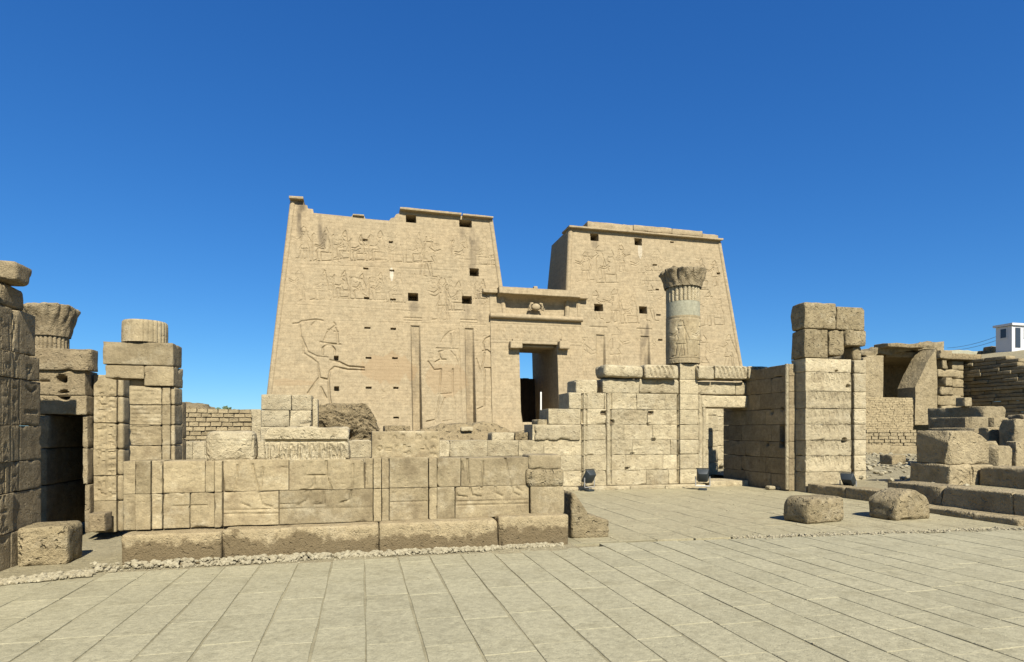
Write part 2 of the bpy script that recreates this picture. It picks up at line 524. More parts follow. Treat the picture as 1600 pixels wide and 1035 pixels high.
M['slab'] = stone_mat('paving_sandstone', (0.435, 0.393, 0.268), (0.395, 0.358, 0.243), (0.315, 0.28, 0.18), big=0.8, mid=3.0, fine=70, bump=0.4, rnd=0.05, stain=0.75, bdist=0.008, pits=0.6)
M['floor'] = stone_mat('court_floor_stone', (0.44, 0.385, 0.25), (0.40, 0.35, 0.225), (0.30, 0.25, 0.155), big=0.7, mid=2.6, fine=50, bump=0.6, rnd=0.05, stain=0.7, bdist=0.014)
M['joint'] = stone_mat('sandy_joint_fill', (0.40, 0.355, 0.235), (0.25, 0.22, 0.14), (0.14, 0.12, 0.075), big=0.9, mid=2.2, fine=40, bump=0.1, rnd=0.0, stain=0.4, bdist=0.003)
M['sand'] = stone_mat('sandy_ground', (0.40, 0.345, 0.225), (0.36, 0.31, 0.20), (0.27, 0.225, 0.14), big=0.4, mid=3, fine=60, bump=0.8, rnd=0.0, stain=0.5, bdist=0.02)
M['gravel'] = stone_mat('pale_gravel', (0.47, 0.415, 0.295), (0.36, 0.31, 0.21), (0.22, 0.18, 0.115), big=9, mid=22, fine=90, bump=0.4, rnd=0.0, stain=0.6, bdist=0.006)
M['mud'] = stone_mat('mud_brick', (0.36, 0.28, 0.165), (0.31, 0.24, 0.14), (0.18, 0.13, 0.07), big=1.5, mid=5, fine=24, bump=1.0, rnd=0.14, stain=0.6, bdist=0.05, pits=0.9)
M['brick'] = stone_mat('sun_dried_brick', (0.45, 0.36, 0.22), (0.38, 0.30, 0.18), (0.24, 0.18, 0.105), big=1.0, mid=4, fine=25, bump=0.8, rnd=0.16, stain=0.5, bdist=0.025)
M['ruin'] = stone_mat('ruin_masonry', (0.42, 0.34, 0.213), (0.355, 0.282, 0.17), (0.20, 0.153, 0.088), big=0.8, mid=2.5, fine=20, bump=0.9, rnd=0.14, stain=0.6, bdist=0.05)
M['core'] = stone_mat('mortar_core', (0.20, 0.155, 0.10), (0.17, 0.13, 0.08), (0.11, 0.08, 0.05), bump=0.3, rnd=0.0)
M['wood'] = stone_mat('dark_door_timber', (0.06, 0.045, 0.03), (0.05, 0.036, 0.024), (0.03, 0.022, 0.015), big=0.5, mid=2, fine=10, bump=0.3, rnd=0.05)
M['white'] = plain_mat('white_painted_metal', (0.5, 0.5, 0.48), 0.5, var=0.06)
M['dark'] = plain_mat('dark_window_glass', (0.03, 0.035, 0.04), 0.15)
M['lamp'] = plain_mat('black_lamp_housing', (0.014, 0.02, 0.022), 0.6, var=0.3)
M['lampglass'] = plain_mat('lamp_glass', (0.05, 0.085, 0.09), 0.08)
M['steel'] = plain_mat('galvanised_steel', (0.42, 0.41, 0.38), 0.45, 0.7)
M['cable'] = plain_mat('black_cable', (0.04, 0.04, 0.04), 0.6)
M['leaf'] = plain_mat('dark_green_leaves', (0.06, 0.085, 0.035), 0.7, scale=3, var=0.4)
M['bark'] = plain_mat('grey_bark', (0.16, 0.12, 0.08), 0.9, var=0.3)
rng = random.Random(7)

# ------------------------------------------------------------------ GROUND
def sheet(name, x0, x1, y0, y1, nx, ny, zf, mat):
    gx, gy = np.meshgrid(np.linspace(x0, x1, nx + 1), np.linspace(y0, y1, ny + 1), indexing='ij')
    P = np.stack([gx.ravel(), gy.ravel(), np.zeros(gx.size)], 1)
    P[:, 2] = zf(P)
    i, j = np.meshgrid(np.arange(nx), np.arange(ny), indexing='ij')
    a = (i * (ny + 1) + j).ravel()
    Fq = np.stack([a, a + ny + 1, a + ny + 2, a + 1], 1)
    return obj(name, P, Fq, mat)
structure(sheet('ground', -2500, 2500, -2500, 2500, 4, 4, lambda P: -0.045, M['sand']))
structure(sheet('sand', -9, 3.0, 7.2, 15.9, 120, 90, lambda P: -0.03 + 0.05 * fbm(P, 1.3, 4, 4) * np.clip((P[:, 1] - 7.4) / 0.6, 0, 1), M['sand']))

def pave(root, x0, x1, yfun0, yfun1, w, lmin, lmax, mat, seed, gap, zb=0.0, thick=0.05):
    rg = random.Random(seed)
    rest = []
    x = x0
    cnt = 0
    while x < x1:
        ww = w * rg.uniform(0.94, 1.06)
        ya, yb = yfun0(x + ww / 2), yfun1(x + ww / 2)
        y = ya - rg.uniform(0, lmax)
        while y < yb:
            l = rg.uniform(lmin, lmax)
            s0, s1 = max(y, ya), min(y + l, yb)
            y += l
            if s1 - s0 < 0.15: continue
            tz = rg.uniform(-0.002, 0.002) + zb
            g2 = gap * rg.uniform(0.6, 1.4)
            V, Fq = rbox(x + g2 / 2, x + ww - g2 / 2, s0 + gap * 0.09, s1 - gap * 0.09, -thick, 0, res=0.28, r=0.006, amp=0.0018, seed=rg.randint(0, 9999), chip=0.008, lite=True)
            cx_, cy_ = x + ww / 2, (s0 + s1) / 2
            V[:, 2] += tz + (V[:, 0] - cx_) * rg.uniform(-0.002, 0.002) + (V[:, 1] - cy_) * rg.uniform(-0.0015, 0.0015)
            V[:, 0] += 0.004 * np.sin(V[:, 1] * 2.1 + x * 7) + 0.003 * np.sin(V[:, 1] * 5.3 + x * 3)
            dep = cx_ * SN + cy_ * CS
            vis = False
            if dep > 1.5:
                px, py, _ = to_px(cx_, cy_, 0)
                vis = -60 < px < 1660 and py < 1075
            if vis and cnt < 296:
                obj('paving_slab', V, Fq, mat, root, sharp=0.2); cnt += 1
            else:
                rest.append((V, Fq))
        x += ww
    if rest:
        V, Fq = join(rest)
        stuff(obj('paving_slab', V, Fq, mat, root, sharp=0.2))
    return cnt

V, Fq = box(-9, 16, -4, 8.2, -0.06, -0.009)
V[V[:, 0] < 0, 1] = np.minimum(V[V[:, 0] < 0, 1], 7.9)
pv = structure(obj('pavement', V, Fq, M['joint'], None, smooth=False))
def pend(x):
    if x < -3.0: return 7.62
    if x < 3.4: return 7.93 + 0.02 * (x + 3)
    return 8.28 - 0.07 * (x - 3.4)
n1 = pave(pv, -6.6, 14.0, lambda x: -2.0, pend, 0.418, 0.55, 1.0, M['slab'], 3, 0.016)
V, Fq = box(2.4, 11.35, 8.35, 18.5, -0.06, -0.008)
cf = structure(obj('courtyard_floor', V, Fq, M['joint'], None, smooth=False))
n2 = pave(cf, 3.15, 11.2, lambda x: 8.42 - 0.07 * max(0, x - 3.4), lambda x: 15.7 if x < 9.9 else 17.0, 0.62, 0.7, 1.5, M['floor'], 8, 0.013)

# ------------------------------------------------------------------ PYLON TOWERS
def tower(label, el, er, prof, rel, slots_done, T=16.4, N=560, MR=480, st=None):
    """el, er: (X at z=0, dX/dz); prof: list of picture points along the top"""
    pts = []
    for (x, y) in prof:
        X, Z = on_p(x, y)
        s = (X - el[0] - el[1] * Z) / ((er[0] + er[1] * Z) - (el[0] + el[1] * Z))
        pts.append((s, Z))
    ss = np.array([p[0] for p in pts]); zs = np.array([p[1] for p in pts])
    ss = np.maximum.accumulate(ss + np.arange(len(ss)) * 1e-6)
    s = np.linspace(0, 1, N + 1)
    zt = np.interp(s, ss, zs)
    v = np.linspace(0, 1, MR + 1)
    Z = v[None, :] * (zt[:, None] + 0.5) - 0.5
    S = np.repeat(s[:, None], MR + 1, 1)
    X = el[0] + el[1] * Z + S * ((er[0] - el[0]) + (er[1] - el[1]) * Z)
    Y = PY0 + PK * Z
    D = rel.sample(X.ravel(), Z.ravel()).reshape(X.shape)
    nz = fbm(np.stack([X.ravel(), Y.ravel(), Z.ravel() * 2.2], 1), 0.9, 3, 3).reshape(X.shape) - 0.5
    Y2 = Y + D + nz * 0.06
    P = np.stack([X, Y2, Z], 2).reshape(-1, 3)
    i, j = np.meshgrid(np.arange(N), np.arange(MR), indexing='ij')
    a = (i * (MR + 1) + j).ravel()
    Fq = np.stack([a, a + MR + 1, a + MR + 2, a + 1], 1)
    root = thing('pylon_tower', label, 'temple tower', ((el[0] + er[0]) / 2, PY0 + T / 2, 0))
    face = obj('carved_face', P, Fq, M['pylon'], root, smooth=False)
    ca = face.data.color_attributes.new('stain', 'FLOAT_COLOR', 'POINT')
    col = np.zeros((len(P), 4), dtype=np.float32); col[:, 3] = 1
    nb = fbm(np.stack([P[:, 0], P[:, 1] * 0, P[:, 2] * 0.35], 1), 1.1, 9, 4)
    for (px, py, rx, ry, ch, amt) in st or []:
        X0, Z0 = on_p(px, py); X1, Z1 = on_p(px + rx, py - ry)
        d = ((P[:, 0] - X0) / (X1 - X0)) ** 2 + ((P[:, 2] - Z0) / (Z1 - Z0)) ** 2
        if ch == 0:
            f = amt * np.clip(1.25 - d, 0, 1) * np.clip((nb - 0.36) * 4.5, 0, 1)
        else:
            f = amt * np.clip((1.0 - d + (nb - 0.5) * 1.6) * 6, 0, 1)
        col[:, ch] = np.maximum(col[:, ch], f)
    ca.data.foreach_set('color', col.ravel())
    # the rest of the body: flanks, back and top
    F0 = np.stack([X, Y, Z], 2)
    Bk = F0.copy(); Bk[:, :, 1] = PY0 + T - PK * Z
    nfr = (N + 1)
    rows = list(range(0, MR + 1, 10))
    def strip(i_, flip):
        A = F0[i_, rows]; B = Bk[i_, rows]
        V = np.concatenate([A, B]); m = len(rows); k = np.arange(m - 1)
        q = np.stack([k, k + 1, k + 1 + m, k + m], 1)
        return V, (q[:, ::-1] if flip else q)
    sl_ = strip(0, True); sr_ = strip(N, False)
    A = F0[:, MR]; B = Bk[:, MR]; k = np.arange(N)
    top = (np.concatenate([A, B]), np.stack([k, k + 1, k + 1 + nfr, k + nfr], 1))
    A = Bk[:, 0]; B = Bk[:, MR]
    back = (np.concatenate([A, B]), np.stack([k, k + nfr, k + 1 + nfr, k + 1], 1))
    V, Fq = join([sl_, sr_, top, back])
    obj('masonry', V, Fq, M['pylon'], root, smooth=False)
    # corner rolls
    for (e, zz, sgn) in ((el, zt[2], 1), (er, zt[-3], -1)):
        n = 60
        pts = [(e[0] + e[1] * z + sgn * 0.28, PY0 + PK * z + 0.22, z) for z in np.linspace(-0.4, zz - 0.3, n)]
        V, Fq = tube(pts, 0.42, 12)
        obj('corner_roll', V, Fq, M['pylon'], root)
    return root, el, er

def fit_edge(a, b):
    (X0, Z0), (X1, Z1) = on_p(*a), on_p(*b)
    k = (X1 - X0) / (Z1 - Z0)
    return X0 - k * Z0, k
_fr = random.Random(77)
def fig(rel, T, xc, yb, h, w, d, flip=False):
    """place a template figure: xc, yb = foot middle in picture px, h = height in px"""
    for pl in T:
        pts = []
        if _fr.random() < 0.10: continue
        jx, jy = _fr.uniform(-.03, .03), _fr.uniform(-.025, .025)
        for a, b in pl:
            a, b = a + jx + _fr.uniform(-.02, .02), b + jy + _fr.uniform(-.012, .012)
            aa = (a - 0.32) * 0.8 * h
            pts.append(on_p(xc + (-aa if flip else aa), yb - b * h))
        rel.line(pts, w, d)
def zl(rel, org, sc, polys, w, d):
    for pl in polys:
        rel.line([on_p(org[0] + a / sc, org[1] + b / sc) for a, b in pl], w, d)
def hole(rel, x0, x1, y0, y1, d):
    Xa, Zb = on_p(x0, y0); Xb, Za = on_p(x1, y1)
    rel.rect(Xa, Xb, min(Za, Zb), max(Za, Zb), d)

# left tower relief
R = Relief(-16, 32, -1, 38, 0.05)
W, D = 0.14, 0.135
KING = [[(285, 130), (330, 127), (352, 110), (465, 97), (515, 105)], [(465, 97), (430, 140)], [(335, 130), (345, 220)],
        [(345, 222), (400, 345), (470, 380), (550, 388)], [(360, 250), (366, 355), (430, 395), (475, 430)],
        [(475, 430), (490, 540), (455, 585), (400, 665)], [(570, 410), (640, 425), (710, 458), (830, 468)],
        [(830, 487), (710, 483), (605, 462), (570, 492), (558, 560), (565, 680), (577, 750)],
        [(515, 370), (515, 315), (545, 292), (580, 295), (607, 330), (605, 380)], [(495, 270), (560, 282), (650, 290)],
        [(525, 255), (545, 200), (575, 170), (612, 140), (600, 120)], [(632, 280), (625, 200), (612, 160)],
        [(556, 176), (580, 176)], [(605, 190), (628, 192)], [(490, 545), (555, 560)], [(500, 620), (540, 700)]]
zl(R, (400, 480), 4.93, KING, 0.21, 0.28)
FIG_A = [[(440, 270), (470, 220), (510, 185), (545, 178)], [(515, 300), (515, 210)], [(405, 318), (580, 325)], [(545, 178), (535, 250), (520, 310)],
         [(425, 345), (470, 330), (510, 335), (550, 380), (582, 465)], [(425, 345), (428, 375), (440, 400)], [(395, 425), (430, 405), (475, 405)],
         [(340, 420), (385, 485), (440, 480)], [(440, 480), (432, 600), (425, 670)], [(530, 480), (530, 660), (548, 750), (545, 880)],
         [(430, 680), (395, 880)], [(470, 700), (410, 860)], [(330, 883), (392, 870)], [(420, 672), (532, 665)], [(455, 880), (520, 872)], [(575, 170), (590, 640), (600, 900)]]
FIG_B = [[(765, 275), (782, 245), (840, 215)], [(830, 230), (825, 310)], [(765, 275), (775, 330)], [(760, 340), (795, 332), (835, 362)], [(775, 350), (768, 410), (742, 505), (712, 400)],
         [(835, 365), (860, 460), (862, 560)], [(825, 470), (835, 620), (835, 780)], [(775, 470), (785, 470), (822, 470)], [(775, 470), (772, 760)], [(722, 787), (772, 765)], [(845, 215), (862, 560), (872, 900)]]
zl(R, (600, 480), 4.927, FIG_A, 0.18, 0.22)
zl(R, (600, 480), 4.927, FIG_B, 0.18, 0.22)
for xc, yb, h in ((505, 408, 50), (534, 405, 44), (560, 408, 40), (590, 407, 44), (617, 410, 44), (650, 410, 44), (722, 418, 48), (752, 415, 44), (772, 415, 30)):
    fig(R, SEATED, xc, yb, h, W, D)
for xc, yb, h in ((502, 468, 46), (534, 466, 42), (561, 468, 40), (591, 470, 42), (618, 473, 46), (712, 486, 46), (752, 468, 30)):
    fig(R, SEATED, xc, yb, h, W, D)
fig(R, STANDING, 675, 432, 62, W, D, True); fig(R, STANDING, 684, 500, 66, W, D); fig(R, STANDING, 470, 405, 50, W * 0.8, D * 0.7)
fig(R, STANDING, 463, 470, 48, W * 0.8, D * 0.8)
for (xa, ya, xb, yb) in ((470, 413, 760, 425), (462, 476, 640, 486), (470, 500, 760, 508)):
    R.line([on_p(xa, ya), on_p(xb, yb)], 0.12, 0.05)
rg = random.Random(5)
for row_y, n_ in ((365, 22), (425, 24), (380, 16), (440, 14)):
    for k in range(n_):
        x = rg.uniform(470, 765); X, Z = on_p(x, row_y + (x - 470) * 0.045 + rg.uniform(-6, 6))
        R.glyphs(X, X + 0.9, Z - rg.uniform(1, 2.4), Z, 0.9, 0.11, 0.07, rg.randint(0, 999), border=False)
for k in range(26):
    x = rg.uniform(590, 770); X, Z = on_p(x, rg.uniform(500, 650))
    R.glyphs(X, X + 0.8, Z - rg.uniform(1, 3), Z, 0.8, 0.10, 0.05, rg.randint(0, 999), border=False)
for (xa, xb) in ((640, 657), (725, 740)):      # glyph bands inside and beside the mast niches
    pass
R.erode(5, 0.35)
zl(R, (400, 480), 4.93, KING, 0.155, 0.165)
LW = [(635, 650, 336, 348), (718.5, 737, 344, 355), (734.6, 748, 420, 431), (638.6, 653, 458, 470), (722.7, 737, 463, 474)]
for w_ in LW: hole(R, *w_, 3.2)
SL1 = [(825, 860, 418), (1028, 1052, 435), (830, 865, 640), (1030, 1065, 655), (835, 870, 866), (1037, 1075, 877)]
for a, b, y in SL1: hole(R, 400 + a / 4.93, 400 + b / 4.93, 290 + (y - 5) / 4.93, 290 + (y + 5) / 4.93, 0.8)
SL2 = [(838, 880, 160), (1042, 1078, 167), (848, 888, 390), (1052, 1090, 392), (850, 888, 622), (1060, 1095, 622), (1062, 1100, 852)]
for a, b, y in SL2: hole(R, 400 + a / 4.93, 400 + b / 4.93, 480 + (y - 5) / 4.93, 480 + (y + 5) / 4.93, 0.8)
hole(R, 522.5, 528.5, 556.5, 562.5, 1.2); hole(R, 523, 529.5, 604.5, 610.5, 1.2)
def mast_niche(rel, xl_, xr_, xr2, yt, yb):
    """flag mast slot: its back is upright, so it deepens as the face leans out below"""
    Xl0, Zt0 = on_p(xl_, yt); Xr0, _ = on_p(xr_, yt); Xl1, Zb1 = on_p(xl_ + xr2 - xr_, 672); Xr1, _ = on_p(xr2, 672)
    j1 = min(rel.nz, int((Zt0 - rel.z0) / rel.res) + 1)
    Xs = rel.x0 + np.arange(rel.nx) * rel.res
    for j in range(0, j1):
        Z = rel.z0 + j * rel.res
        t = (Zt0 - Z) / (Zt0 - Zb1)
        xl, xr = Xl0 + (Xl1 - Xl0) * t, Xr0 + (Xr1 - Xr0) * t
        d = (0.22 + 0.085 * (Zt0 - Z)) * np.clip((Xs - xl) / 0.22, 0, 1) * np.clip((xr - Xs) / 0.22, 0, 1)
        rel.H[:, j] = np.maximum(rel.H[:, j], d)
mast_niche(R, 641, 656.5, 660, 509, 720); mast_niche(R, 725.5, 740.5, 744.6, 513, 720)
for (a, b, y) in ((632, 658, 497), (720, 745, 500)):
    R.line([on_p(a, y), on_p(b, y + 1)], 0.2, 0.12); R.line([on_p(a, y + 4), on_p(b, y + 5)], 0.2, 0.1)
ELL = fit_edge((415, 640), (455, 310)); ERL = fit_edge((784.5, 447), (769, 341))
ST_L = [(470, 330, 9, 42, 0, 0.9), (504, 362, 8, 28, 0, 0.8), (732, 372, 18, 18, 0, 0.7), (740, 405, 9, 40, 0, 0.45), (647, 480, 9, 9, 0, 0.6), (648, 580, 10, 70, 0, 0.4), (733, 590, 9, 80, 0, 0.4), (728, 490, 8, 14, 0, 0.5), (752, 475, 8, 30, 0, 0.5),
        (612, 575, 44, 22, 1, 0.7), (698, 595, 34, 26, 1, 0.55), (790, 600, 22, 22, 1, 0.4), (450, 598, 40, 5, 1, 0.5), (612, 428, 3, 10, 2, 0.8)]
PROF_L = [(452, 313), (474, 313), (475, 320), (480, 321), (481, 326), (489, 327), (490, 333), (520, 336), (549, 339), (551, 336), (569, 337.5), (571, 342), (608, 345), (611, 341), (616, 340), (619, 335), (624, 334), (625, 329), (770, 342)]
tl, _, _ = tower('left carved pylon tower of the temple, tall tan stone with broken cornice', ELL, ERL, PROF_L, R, None, st=ST_L)
def lip(root, pa, pb, h, proj, name='cornice', back=3.0):
    h *= 0.75; proj += 0.25
    (Xa, Za), (Xb, Zb) = on_p(*pa), on_p(*pb)
    Ya, Yb = PY0 + PK * Za, PY0 + PK * Zb
    z = (Za + Zb) / 2
    V, Fq = rbox(Xa, Xb, min(Ya, Yb) - proj, min(Ya, Yb) + back, z, z + h, res=0.8, r=0.06, amp=0.07, seed=int(Xa * 10) % 97, chip=0.25)
    t = np.clip((V[:, 0] - Xa) / (Xb - Xa), 0, 1)
    V[:, 2] += (Za - z) + (Zb - Za) * t
    obj(name, V, Fq, M['pylon'], root)
lip(tl, (452.5, 313), (474.5, 314), 0.5, 0.55)
lip(tl, (624.5, 329.5), (720, 338.8), 0.45, 0.55); lip(tl, (722, 339), (769.5, 343.5), 0.4, 0.5)
lip(tl, (551, 337.5), (569, 339), 0.3, 0.1, 'coping_stone')

# right tower relief
R = Relief(30, 72, -1, 38, 0.05)
for xc, yb, h, t, fl in ((910, 440, 46, STANDING, 0), (930, 438, 54, STANDING, 0), (950, 442, 50, SEATED, 0), (975, 425, 40, STANDING, 1), (998, 446, 52, STANDING, 0), (1018, 440, 46, SEATED, 0), (1033, 440, 50, STANDING, 1), (1092, 452, 46, SEATED, 0), (1112, 448, 40, STANDING, 0),
                         (935, 500, 44, STANDING, 1), (955, 504, 52, STANDING, 0), (985, 506, 44, SEATED, 0), (1022, 502, 56, STANDING, 1), (1102, 510, 54, STANDING, 0), (1120, 508, 40, SEATED, 0),
                         (917, 600, 84, STANDING, 1), (969, 575, 62, STANDING, 1), (1105, 590, 66, STANDING, 1), (1134, 574, 50, STANDING, 0)):
    fig(R, t, xc, yb, h, W * 0.9, D * 0.9, bool(fl))
for row_y, n_ in ((395, 12), (462, 14), (475, 10), (520, 10)):
    for k in range(n_):
        x = rg.uniform(900, 1115); X, Z = on_p(x, row_y + (x - 900) * 0.035 + rg.uniform(-5, 5))
        R.glyphs(X, X + 0.9, Z - rg.uniform(1, 2.2), Z, 0.9, 0.10, 0.06, rg.randint(0, 999), border=False)
R.erode(6, 0.35)
for w_ in ((923, 935, 365, 376.5), (992, 1003, 372.5, 383), (929, 942, 475, 486), (999, 1011, 479.5, 490)): hole(R, *w_, 3.2)
for a, b, y in ((795, 815, 187), (692, 715, 323), (708, 727, 470), (712, 737, 620), (725, 747, 771), (810, 825, 333), (1075, 1092, 372)):
    hole(R, 840 + a / 3.832, 840 + b / 3.832, 330 + (y - 3.5) / 3.832, 330 + (y + 3.5) / 3.832, 0.8)
mast_niche(R, 931, 945.7, 949, 523, 720); mast_niche(R, 1000.5, 1015, 1019, 525, 720)
for (a, b, y) in ((922, 948, 511), (996, 1018, 514)):
    R.line([on_p(a, y), on_p(b, y + 1)], 0.2, 0.12)
ELR = fit_edge((885.5, 455), (889.5, 356)); ERR = fit_edge((1159.5, 570), (1125.5, 376))
ST_R = [(929, 380, 6, 8, 0, 0.5), (1008, 512, 7, 22, 0, 0.8), (1008, 555, 8, 30, 0, 0.7), (937, 508, 9, 8, 0, 0.3), (1000, 392, 3, 14, 2, 0.5)]
tr, _, _ = tower('right carved pylon tower of the temple, tan stone behind the lone column', ELR, ERR, [(888, 357), (950, 362.5), (1126, 377.5)], R, None, N=500, st=ST_R)
lip(tr, (887, 357), (1126.5, 377.5), 0.42, 0.5)
def roof_stone(root, xa, xb, ya, yb, Yoff, seed):
    a, b, w = ray((xa + xb) / 2, (ya + yb) / 2)
    Y = PY0 + 3.3 + Yoff
    Xa, Z1 = on_y(xa, ya, Y); Xb, Z0 = on_y(xb, yb, Y)
    V, Fq = rbox(Xa, Xb, Y, Y + 4, min(Z0, Z1) - 0.8, max(Z0, Z1), res=0.9, r=0.15, amp=0.12, seed=seed, chip=0.5)
    obj('roof_stone', V, Fq, M['pylon'], root)
roof_stone(tr, 918, 990, 348.5, 352, 1.4, 1); roof_stone(tr, 990, 1050, 353, 356.5, 1.5, 2); roof_stone(tr, 1050, 1098, 358.5, 361.5, 1.4, 3); roof_stone(tr, 1098, 1123, 365.5, 367.5, 1.4, 4)

# ------------------------------------------------------------------ GATEWAY between the towers
GY = 91.78
g = thing('gateway', 'tall stone gateway with winged sun disc between the two pylon towers', 'gateway', (27.5, GY + 3, 0))
gZ = lambda x, y: on_p(x, y, GY, PK)[1]
gX = lambda x, y: on_p(x, y, GY, PK)[0]
gx0, gx1 = gX(766, 497), gX(908, 497)
dx0, dx1 = gX(813, 600), gX(872.5, 600)
zd = gZ(842, 538)
zr = gZ(840, 497); zc0 = zr + 0.5; zc1 = gZ(840, 464); zt_ = gZ(840, 454.5)
RG = Relief(gx0 - 1, gx1 + 1, -1, 26, 0.05)
for k in range(70):
    side = rg.random() < 0.5
    x = rg.uniform(gx0 + 0.5, dx0 - 1.2) if side else rg.uniform(dx1 + 0.3, gx1 - 1.2)
    z = rg.uniform(3, 15)
    RG.glyphs(x, x + 0.9, z - rg.uniform(0.8, 1.6), z, 0.9, 0.10, 0.07, rg.randint(0, 999), border=False)
for x in (gx0 + 1.2, gx0 + 3.2, dx1 + 0.8, gx1 - 1.0):
    RG.line([(x, 0), (x, 16)], 0.10, 0.06)
for k in range(13):
    x = gx0 + 0.8 + k * (gx1 - gx0 - 1.6) / 13
    pts = [[(.1, 0), (.3, .6), (.5, 1.0), (.7, .6)], [(.4, 0), (.45, .5)], [(.15, .55), (.6, .45)]]
    for pl in pts: RG.line([(x + a * 1.0, zd + 0.7 + b * 2.1) for a, b in pl], 0.11, 0.10)
RG.line([(gx0, zd + 0.5), (gx1, zd + 0.5)], 0.1, 0.06); RG.line([(gx0, zd + 3.1), (gx1, zd + 3.1)], 0.1, 0.06)
for k in range(30):
    x = rg.uniform(gx0 + 1, gx1 - 1.5); RG.glyphs(x, x + 0.7, zr - 0.9, zr - 0.3, 0.6, 0.08, 0.05, k, border=False)
def gpart(name, x0, x1, z0, z1, y0, y1, res=0.12, seed=1, carve=RG.sample, r=0.06):
    V, Fq = rbox(x0, x1, y0, y1, z0, z1, res=res, r=r, amp=0.03, seed=seed, chip=0.08, carve=carve, freq=1.0)
    return obj(name, V, Fq, M['pylon'], g)
gpart('left_jamb', gx0, dx0, -0.5, zd, GY, GY + 5.4, res=0.16, seed=3)
gpart('right_jamb', dx1, gx1, -0.5, zd, GY, GY + 5.4, res=0.16, seed=4)
gpart('lintel', gx0, gx1, zd + 0.004, zc0, GY + 0.003, GY + 3.2, res=0.14, seed=5)
gpart('lintel', dx0 + 0.1, dx1 - 0.1, zd - 0.42, zd + 0.001, GY + 0.9, GY + 3.2, res=0.4, seed=15, carve=None, r=0.2)
Vt, Ft = tube([(x, GY - 0.32, zr) for x in np.linspace(gx0 - 0.1, gx1 + 0.1, 30)], 0.42, 14)
obj('roll_moulding', Vt, Ft, M['pylon'], g)
# cavetto cornice
cx0, cx1 = gX(777, 460), gX(902, 460)
prof = [(GY + 0.35, zc0)]
for t in np.linspace(0, 1, 14):
    prof.append((GY + 0.75 - 2.15 * t ** 6, zc0 + 0.15 + (zc1 - zc0 - 0.2) * (1 - (1 - t) ** 1.3)))
prof += [(GY - 1.45, zc1 + 0.02), (GY - 1.45, zt_), (GY + 3.5, zt_), (GY + 3.5, zc0)]
nx_ = 60
V = []; Fc = []
for i_ in range(nx_ + 1):
    x = cx0 + (cx1 - cx0) * i_ / nx_
    for (y, z) in prof: V.append((x, y, z))
m_ = len(prof)
for i_ in range(nx_):
    for k in range(m_):
        k2 = (k + 1) % m_
        Fc.append((i_ * m_ + k, (i_ + 1) * m_ + k, (i_ + 1) * m_ + k2, i_ * m_ + k2))
V = np.array(V); V += (fbm(V, 0.8, 3, 3) - 0.5)[:, None] * 0.16
Fc = [tuple(f[::-1]) for f in Fc] + [tuple(range(m_)), tuple(range(nx_ * m_ + m_ - 1, nx_ * m_ - 1, -1))]
obj('cavetto_cornice', V, Fc, M['pylon'], g, sharp=0.5)
gpart('cornice_block', gx0, cx0 - 0.01, zc0 + 0.003, zc1 + 0.1, GY + 0.1, GY + 3, res=0.4, seed=7, carve=None)
gpart('cornice_block', cx1 + 0.01, gx1, zc0 + 0.003, zc1 + 0.1, GY + 0.1, GY + 3, res=0.4, seed=8, carve=None)
gpart('broken_slab', gX(754, 460), gX(777, 460), zc1 + 0.12, zc1 + 0.75, GY - 0.55, GY + 3, res=0.4, seed=9, carve=None, r=0.15)
gpart('broken_slab', gX(902, 460), gX(917, 460), zc1 - 0.05, zc1 + 0.75, GY - 0.75, GY + 2.0, res=0.4, seed=10, carve=None, r=0.15)
gpart('roof_stone', gX(836, 460), gX(842, 460), zt_ + 0.003, zt_ + 0.9, GY + 0.5, GY + 1.2, res=0.4, seed=12, carve=None, r=0.1)
# sun disc with two cobras
dxc, dzc = on_p(837.5, 480, GY - 0.3, PK)
pr = [(0.02, -0.55)] + [(0.62 * math.sin(t), -0.55 * math.cos(t)) for t in np.linspace(0.2, math.pi - 0.2, 10)] + [(0.02, 0.55)]
V, Fq = lathe(0, 0, pr, 20, cap=False)
V = np.stack([V[:, 0] * 1.25, V[:, 1] * 0.8, V[:, 2] * 1.05], 1) + np.array([dxc, GY - 0.25, dzc])
obj('sun_disc', V, Fq, M['pylon'], g)
for s_ in (-1, 1):
    pts = [(dxc + s_ * 0.55, GY - 0.5, dzc + 0.55), (dxc + s_ * 0.95, GY - 0.55, dzc + 0.45), (dxc + s_ * 1.05, GY - 0.45, dzc), (dxc + s_ * 1.0, GY - 0.35, dzc - 0.45), (dxc + s_ * 1.25, GY - 0.45, dzc - 0.55), (dxc + s_ * 1.38, GY - 0.5, dzc - 0.25)]
    V, Fq = tube(pts, [0.16, 0.2, 0.22, 0.2, 0.15, 0.12], 8)
    obj('cobra', V, Fq, M['pylon'], g)
# corbels
for (xa, xb, ya, yb, sd) in ((795, 814, 534, 546, 21), (871, 887, 534, 547, 22)):
    Xa, Z1 = on_p(xa, ya, GY, PK); Xb, Z0 = on_p(xb, yb, GY, PK)
    V, Fq = rbox(Xa, Xb, GY - 1.15, GY + 0.02, Z0, Z1, res=0.25, r=0.14, amp=0.06, seed=sd, chip=0.3)
    o = obj('corbel', V, Fq, M['pylon'], g)
    V, Fq = rbox(Xa + 0.5, Xb - 0.3, GY - 0.6, GY + 0.02, Z1 - 0.02, Z1 + 0.45, res=0.25, r=0.14, amp=0.06, seed=sd + 4, chip=0.3)
    obj('corbel', V, Fq, M['pylon'], g)
